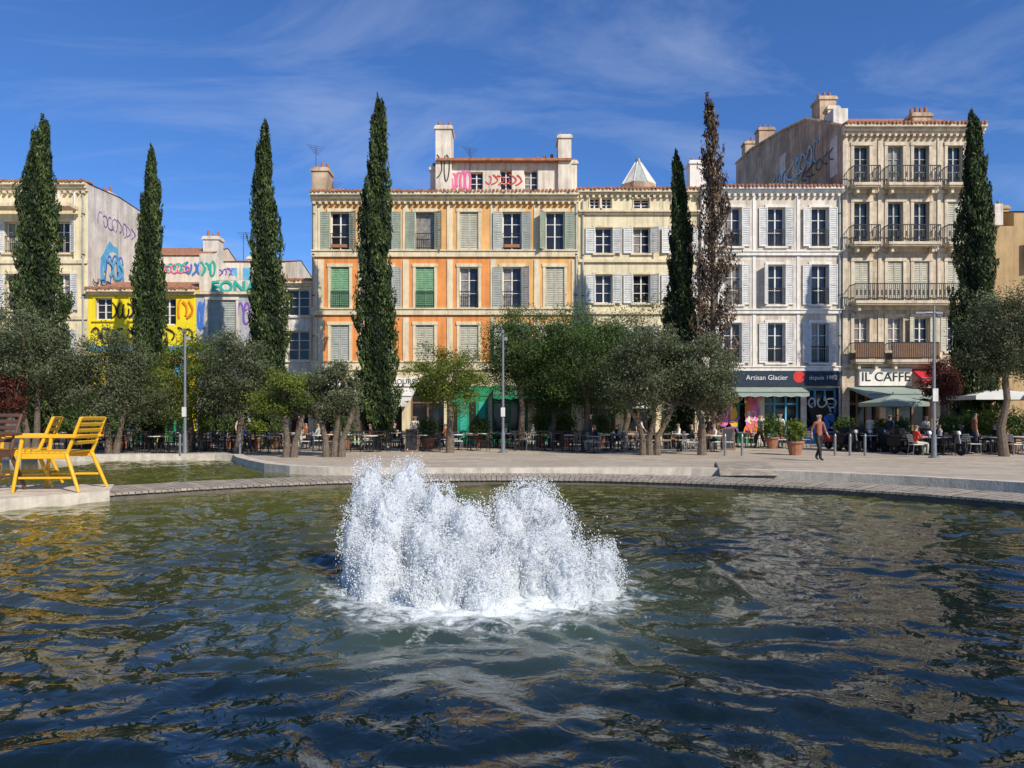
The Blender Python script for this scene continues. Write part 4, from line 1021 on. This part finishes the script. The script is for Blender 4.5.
# ================================================================ PEOPLE
SK=mat('skin',(.45,.27,.19),.6,.08,8); HR=mat('hair_dark',(.03,.02,.015),.7,.2,10); HR2=mat('hair_light',(.25,.16,.08),.7,.2,10)
SHOE=mat('shoe',(.05,.045,.04),.6,.1,8)
M['shirtrust']=mat('rust_shirt',(.28,.10,.05),.8,.2,8)
def person(x,y,rz,pose,top,bot,hair=None,z=0,s=1.0,name='person'):
    J={}
    J['pel']=(0,0,.93,.13);J['spi']=(0,0,1.12,.12);J['che']=(0,.01,1.32,.135);J['nek']=(0,.01,1.47,.055);J['chin']=(0,-.01,1.545,.07);J['hed']=(0,-.01,1.63,.092);J['crn']=(0,0,1.68,.07)
    for sd,k in(('L',-1),('R',1)):
        J['sh'+sd]=(k*.175,.01,1.40,.06);J['el'+sd]=(k*.235,.04,1.12,.048);J['wr'+sd]=(k*.24,-.03,.87,.030);J['hip'+sd]=(k*.09,0,.87,.105)
        J['kn'+sd]=(k*.10,-.01,.48,.072);J['an'+sd]=(k*.105,.03,.09,.050);J['to'+sd]=(k*.115,-.12,.04,.040)
    if pose=='walk':
        J['knL']=(-.10,-.14,.49,.072);J['anL']=(-.10,-.18,.10,.05);J['toL']=(-.11,-.34,.06,.04)
        J['knR']=(.10,.06,.48,.072);J['anR']=(.10,.26,.14,.05);J['toR']=(.11,.16,.04,.04)
        J['elL']=(-.24,.12,1.13,.048);J['wrL']=(-.23,.10,.90,.03);J['elR']=(.24,-.04,1.12,.048);J['wrR']=(.22,-.20,.93,.03)
    if pose=='sit':
        for k_,v in list(J.items()):
            if k_[:2] in('pe','sp','ch','ne','he','cr','sh'): J[k_]=(v[0],v[1],v[2]-.40,v[3])
        for sd,k in(('L',-1),('R',1)):
            J['hip'+sd]=(k*.09,-.03,.52,.09);J['kn'+sd]=(k*.12,-.44,.52,.065);J['an'+sd]=(k*.12,-.42,.10,.04);J['to'+sd]=(k*.13,-.56,.04,.038)
            J['el'+sd]=(k*.25,-.08,.76,.043);J['wr'+sd]=(k*.15,-.33,.78,.027)
    names=list(J); E=[('pel','spi'),('spi','che'),('che','nek'),('nek','chin'),('chin','hed'),('hed','crn')]
    for sd in 'LR': E+=[('che','sh'+sd),('sh'+sd,'el'+sd),('el'+sd,'wr'+sd),('pel','hip'+sd),('hip'+sd,'kn'+sd),('kn'+sd,'an'+sd),('an'+sd,'to'+sd)]
    me=bpy.data.meshes.new('b'); me.from_pydata([J[n][:3] for n in names],[(names.index(a),names.index(c)) for a,c in E],[])
    o=bpy.data.objects.new('b',me); COL.objects.link(o); o.modifiers.new('s','SKIN'); sm=o.modifiers.new('u','SUBSURF'); sm.levels=1
    for i,n in enumerate(names):
        v=me.skin_vertices[0].data[i]; r=J[n][3]; v.radius=(r,r*(.75 if n in('pel','spi','che') else 1)); v.use_root=(n=='pel')
    bpy.context.view_layer.update(); dg=bpy.context.evaluated_depsgraph_get()
    m2=bpy.data.meshes.new_from_object(o.evaluated_get(dg)); bpy.data.objects.remove(o)
    m2.materials.clear()
    for m in (top,bot,SK,hair or HR,SHOE): m2.materials.append(M[m] if isinstance(m,str) else m)
    bones=[(Vector(J[a][:3]),Vector(J[c][:3]),a,c) for a,c in E]
    hz=J['hed'][2]
    for f in m2.polygons:
        c=f.center; best=None
        for p,q,a,e in bones:
            t=max(0,min(1,(c-p).dot(q-p)/max(1e-9,(q-p).length_squared))); dd=(c-(p+(q-p)*t)).length
            if best is None or dd<best[0]: best=(dd,a,e,t)
        _,a,e,t=best; mi=0
        if e[:2] in('kn','an','hi') : mi=1
        if e[:2]=='to': mi=4
        if a=='el'+e[-1:] and e[:2]=='wr' and t>.4: mi=2
        if a in('nek','chin','hed') or (e=='nek' and t>.8):
            mi=2
            if c.z>hz+.045 or (c.y>.02 and c.z>hz-.10): mi=3
        f.material_index=mi; f.use_smooth=True
    g=bpy.data.objects.new(name,None); COL.objects.link(g); g.location=(x,y,z); g.rotation_euler=(0,0,rz); g.scale=(s,s,s)
    ob=bpy.data.objects.new('body',m2); COL.objects.link(ob); ob.parent=g
    b=MB(); hd=Vector(J['hed'][:3])
    b.cyl(hd+Vector((0,-.085,.015)),hd+Vector((0,-.118,-.022)),.010,.017,SK,6)
    for k in(-1,1):
        b.cyl(hd+Vector((k*.034,-.088,.02)),hd+Vector((k*.034,-.096,.02)),.012,.010,'black',6)
        b.cyl(hd+Vector((k*.085,.0,-.03)),hd+Vector((k*.105,.01,.03)),.018,.02,SK,6)
    b.box(hd.x-.025,hd.x+.025,hd.y-.093,hd.y-.08,hd.z-.06,hd.z-.052,'red')
    for sd,k in(('L',-1),('R',1)):
        w_=Vector(J['wr'+sd][:3]); e_=Vector(J['el'+sd][:3]); dr=(w_-e_).normalized(); sdv=dr.cross(Vector((k,0,0))).normalized() if abs(dr.x)<.9 else Vector((0,0,1))
        b.cyl(w_-dr*.01,w_+dr*.085,.026,.036,SK,8)
        for i,l in enumerate((.065,.078,.072,.055)):
            p=w_+dr*.08+sdv*(.024-.016*i); q=p+dr*l*.55; r_=q+dr*l*.4+Vector((-k*.018,0,0)); b.tube([p,q,r_],[.009,.008,.006],SK,5)
        p=w_+dr*.03+sdv*.03; b.tube([p,p+dr*.03+sdv*.025,p+dr*.065+sdv*.03],[.011,.010,.007],SK,5)
    b.obj('face_and_hands',g,smooth=True)
tops=['red','navy','white','black','navy','ivory','sh_grey','black','shirtrust','blue']; bots=['navy','black','sh_beige','sh_grey','wood']
person(XD(819,27),27,math.radians(20),'walk','shirtrust','black')
for px,d,rz,po in((701,35,.5,'stand'),(709,35.6,2.4,'stand'),(590,36,1.,'stand'),(130,35,1.2,'walk'),(415,37,.4,'stand'),(760,38,-1.2,'walk'),(926,36,.3,'stand'),(890,36,2.,'stand'),(300,36,-.5,'stand'),(975,32,1.3,'stand'),(640,38,1,'walk'),(240,37,1,'stand'),(780,39,0,'stand'),(960,37,1,'walk'),(870,38,-1,'walk')):
    person(XD(px,d),d,rz,po,random.choice(tops),random.choice(bots),random.choice([HR,HR,HR2]),s=random.uniform(.94,1.04))
random.shuffle(seats)
for (cx,cy,rz) in seats[:38]:
    person(cx,cy+.0,rz,'sit',random.choice(tops),random.choice(bots),random.choice([HR,HR,HR2]),z=-.0,s=.97)

# ================================================================ LIGHT, SKY, CAMERA
el=math.radians(37); az=math.radians(143)
sv=Vector((math.sin(az)*math.cos(el),math.cos(az)*math.cos(el),math.sin(el)))
sl=bpy.data.lights.new('sun','SUN'); sl.energy=5.0; sl.angle=math.radians(.53); sl.color=(1,.93,.81)
so=bpy.data.objects.new('sun',sl); COL.objects.link(so); so.rotation_euler=sv.to_track_quat('Z','Y').to_euler(); so.location=(30,-30,40)
w=bpy.data.worlds.new('World'); scene.world=w; w.use_nodes=True; nt=w.node_tree; nt.nodes.clear(); L=nt.links.new
out=N(nt,'ShaderNodeOutputWorld'); bg=N(nt,'ShaderNodeBackground'); bg.inputs['Strength'].default_value=.108; L(bg.outputs[0],out.inputs[0])
sk=N(nt,'ShaderNodeTexSky'); sk.sky_type='NISHITA'; sk.sun_disc=False; sk.sun_elevation=el; sk.sun_rotation=az; sk.air_density=1.0; sk.dust_density=.3; sk.ozone_density=3.0; sk.altitude=0
tc=N(nt,'ShaderNodeTexCoord'); sx=N(nt,'ShaderNodeSeparateXYZ'); L(tc.outputs['Generated'],sx.inputs[0])
za=N(nt,'ShaderNodeMath',operation='ADD'); L(sx.outputs[2],za.inputs[0]); za.inputs[1].default_value=.12
mxm=N(nt,'ShaderNodeMath',operation='MAXIMUM'); L(za.outputs[0],mxm.inputs[0]); mxm.inputs[1].default_value=.05
dx=N(nt,'ShaderNodeMath',operation='DIVIDE'); L(sx.outputs[0],dx.inputs[0]); L(mxm.outputs[0],dx.inputs[1])
dy=N(nt,'ShaderNodeMath',operation='DIVIDE'); L(sx.outputs[1],dy.inputs[0]); L(mxm.outputs[0],dy.inputs[1])
cb=N(nt,'ShaderNodeCombineXYZ'); L(dx.outputs[0],cb.inputs[0]); L(dy.outputs[0],cb.inputs[1])
mp=N(nt,'ShaderNodeMapping'); mp.inputs['Rotation'].default_value=(0,0,.35); mp.inputs['Scale'].default_value=(.8,1.5,1); L(cb.outputs[0],mp.inputs['Vector'])
n1=N(nt,'ShaderNodeTexNoise'); n1.inputs['Scale'].default_value=1.3; n1.inputs['Detail'].default_value=8; n1.inputs['Roughness'].default_value=.62; n1.inputs['Distortion'].default_value=.7; L(mp.outputs[0],n1.inputs['Vector'])
r1=N(nt,'ShaderNodeMapRange'); r1.inputs['From Min'].default_value=.48; r1.inputs['From Max'].default_value=.82; r1.inputs['To Max'].default_value=.36; L(n1.outputs['Fac'],r1.inputs['Value'])
tint=N(nt,'ShaderNodeMix',data_type='RGBA',blend_type='MULTIPLY'); tint.inputs[0].default_value=1; tint.inputs[7].default_value=(.50,.82,1.30,1); L(sk.outputs[0],tint.inputs[6])
mc=N(nt,'ShaderNodeMix',data_type='RGBA'); mc.inputs[7].default_value=(6.2,7.0,8.4,1); L(r1.outputs[0],mc.inputs[0]); L(tint.outputs[2],mc.inputs[6]); L(mc.outputs[2],bg.inputs['Color'])
cam=bpy.data.cameras.new('camera'); co=bpy.data.objects.new('camera',cam); COL.objects.link(co)
co.location=(0,0,EYE); co.rotation_euler=(math.pi/2,0,0); cam.sensor_width=36; cam.lens=F/1024*36; cam.shift_y=31/1024; cam.clip_end=2000; cam.clip_start=.1
scene.camera=co
scene.view_settings.view_transform='Standard'; scene.view_settings.look='None'; scene.view_settings.exposure=0
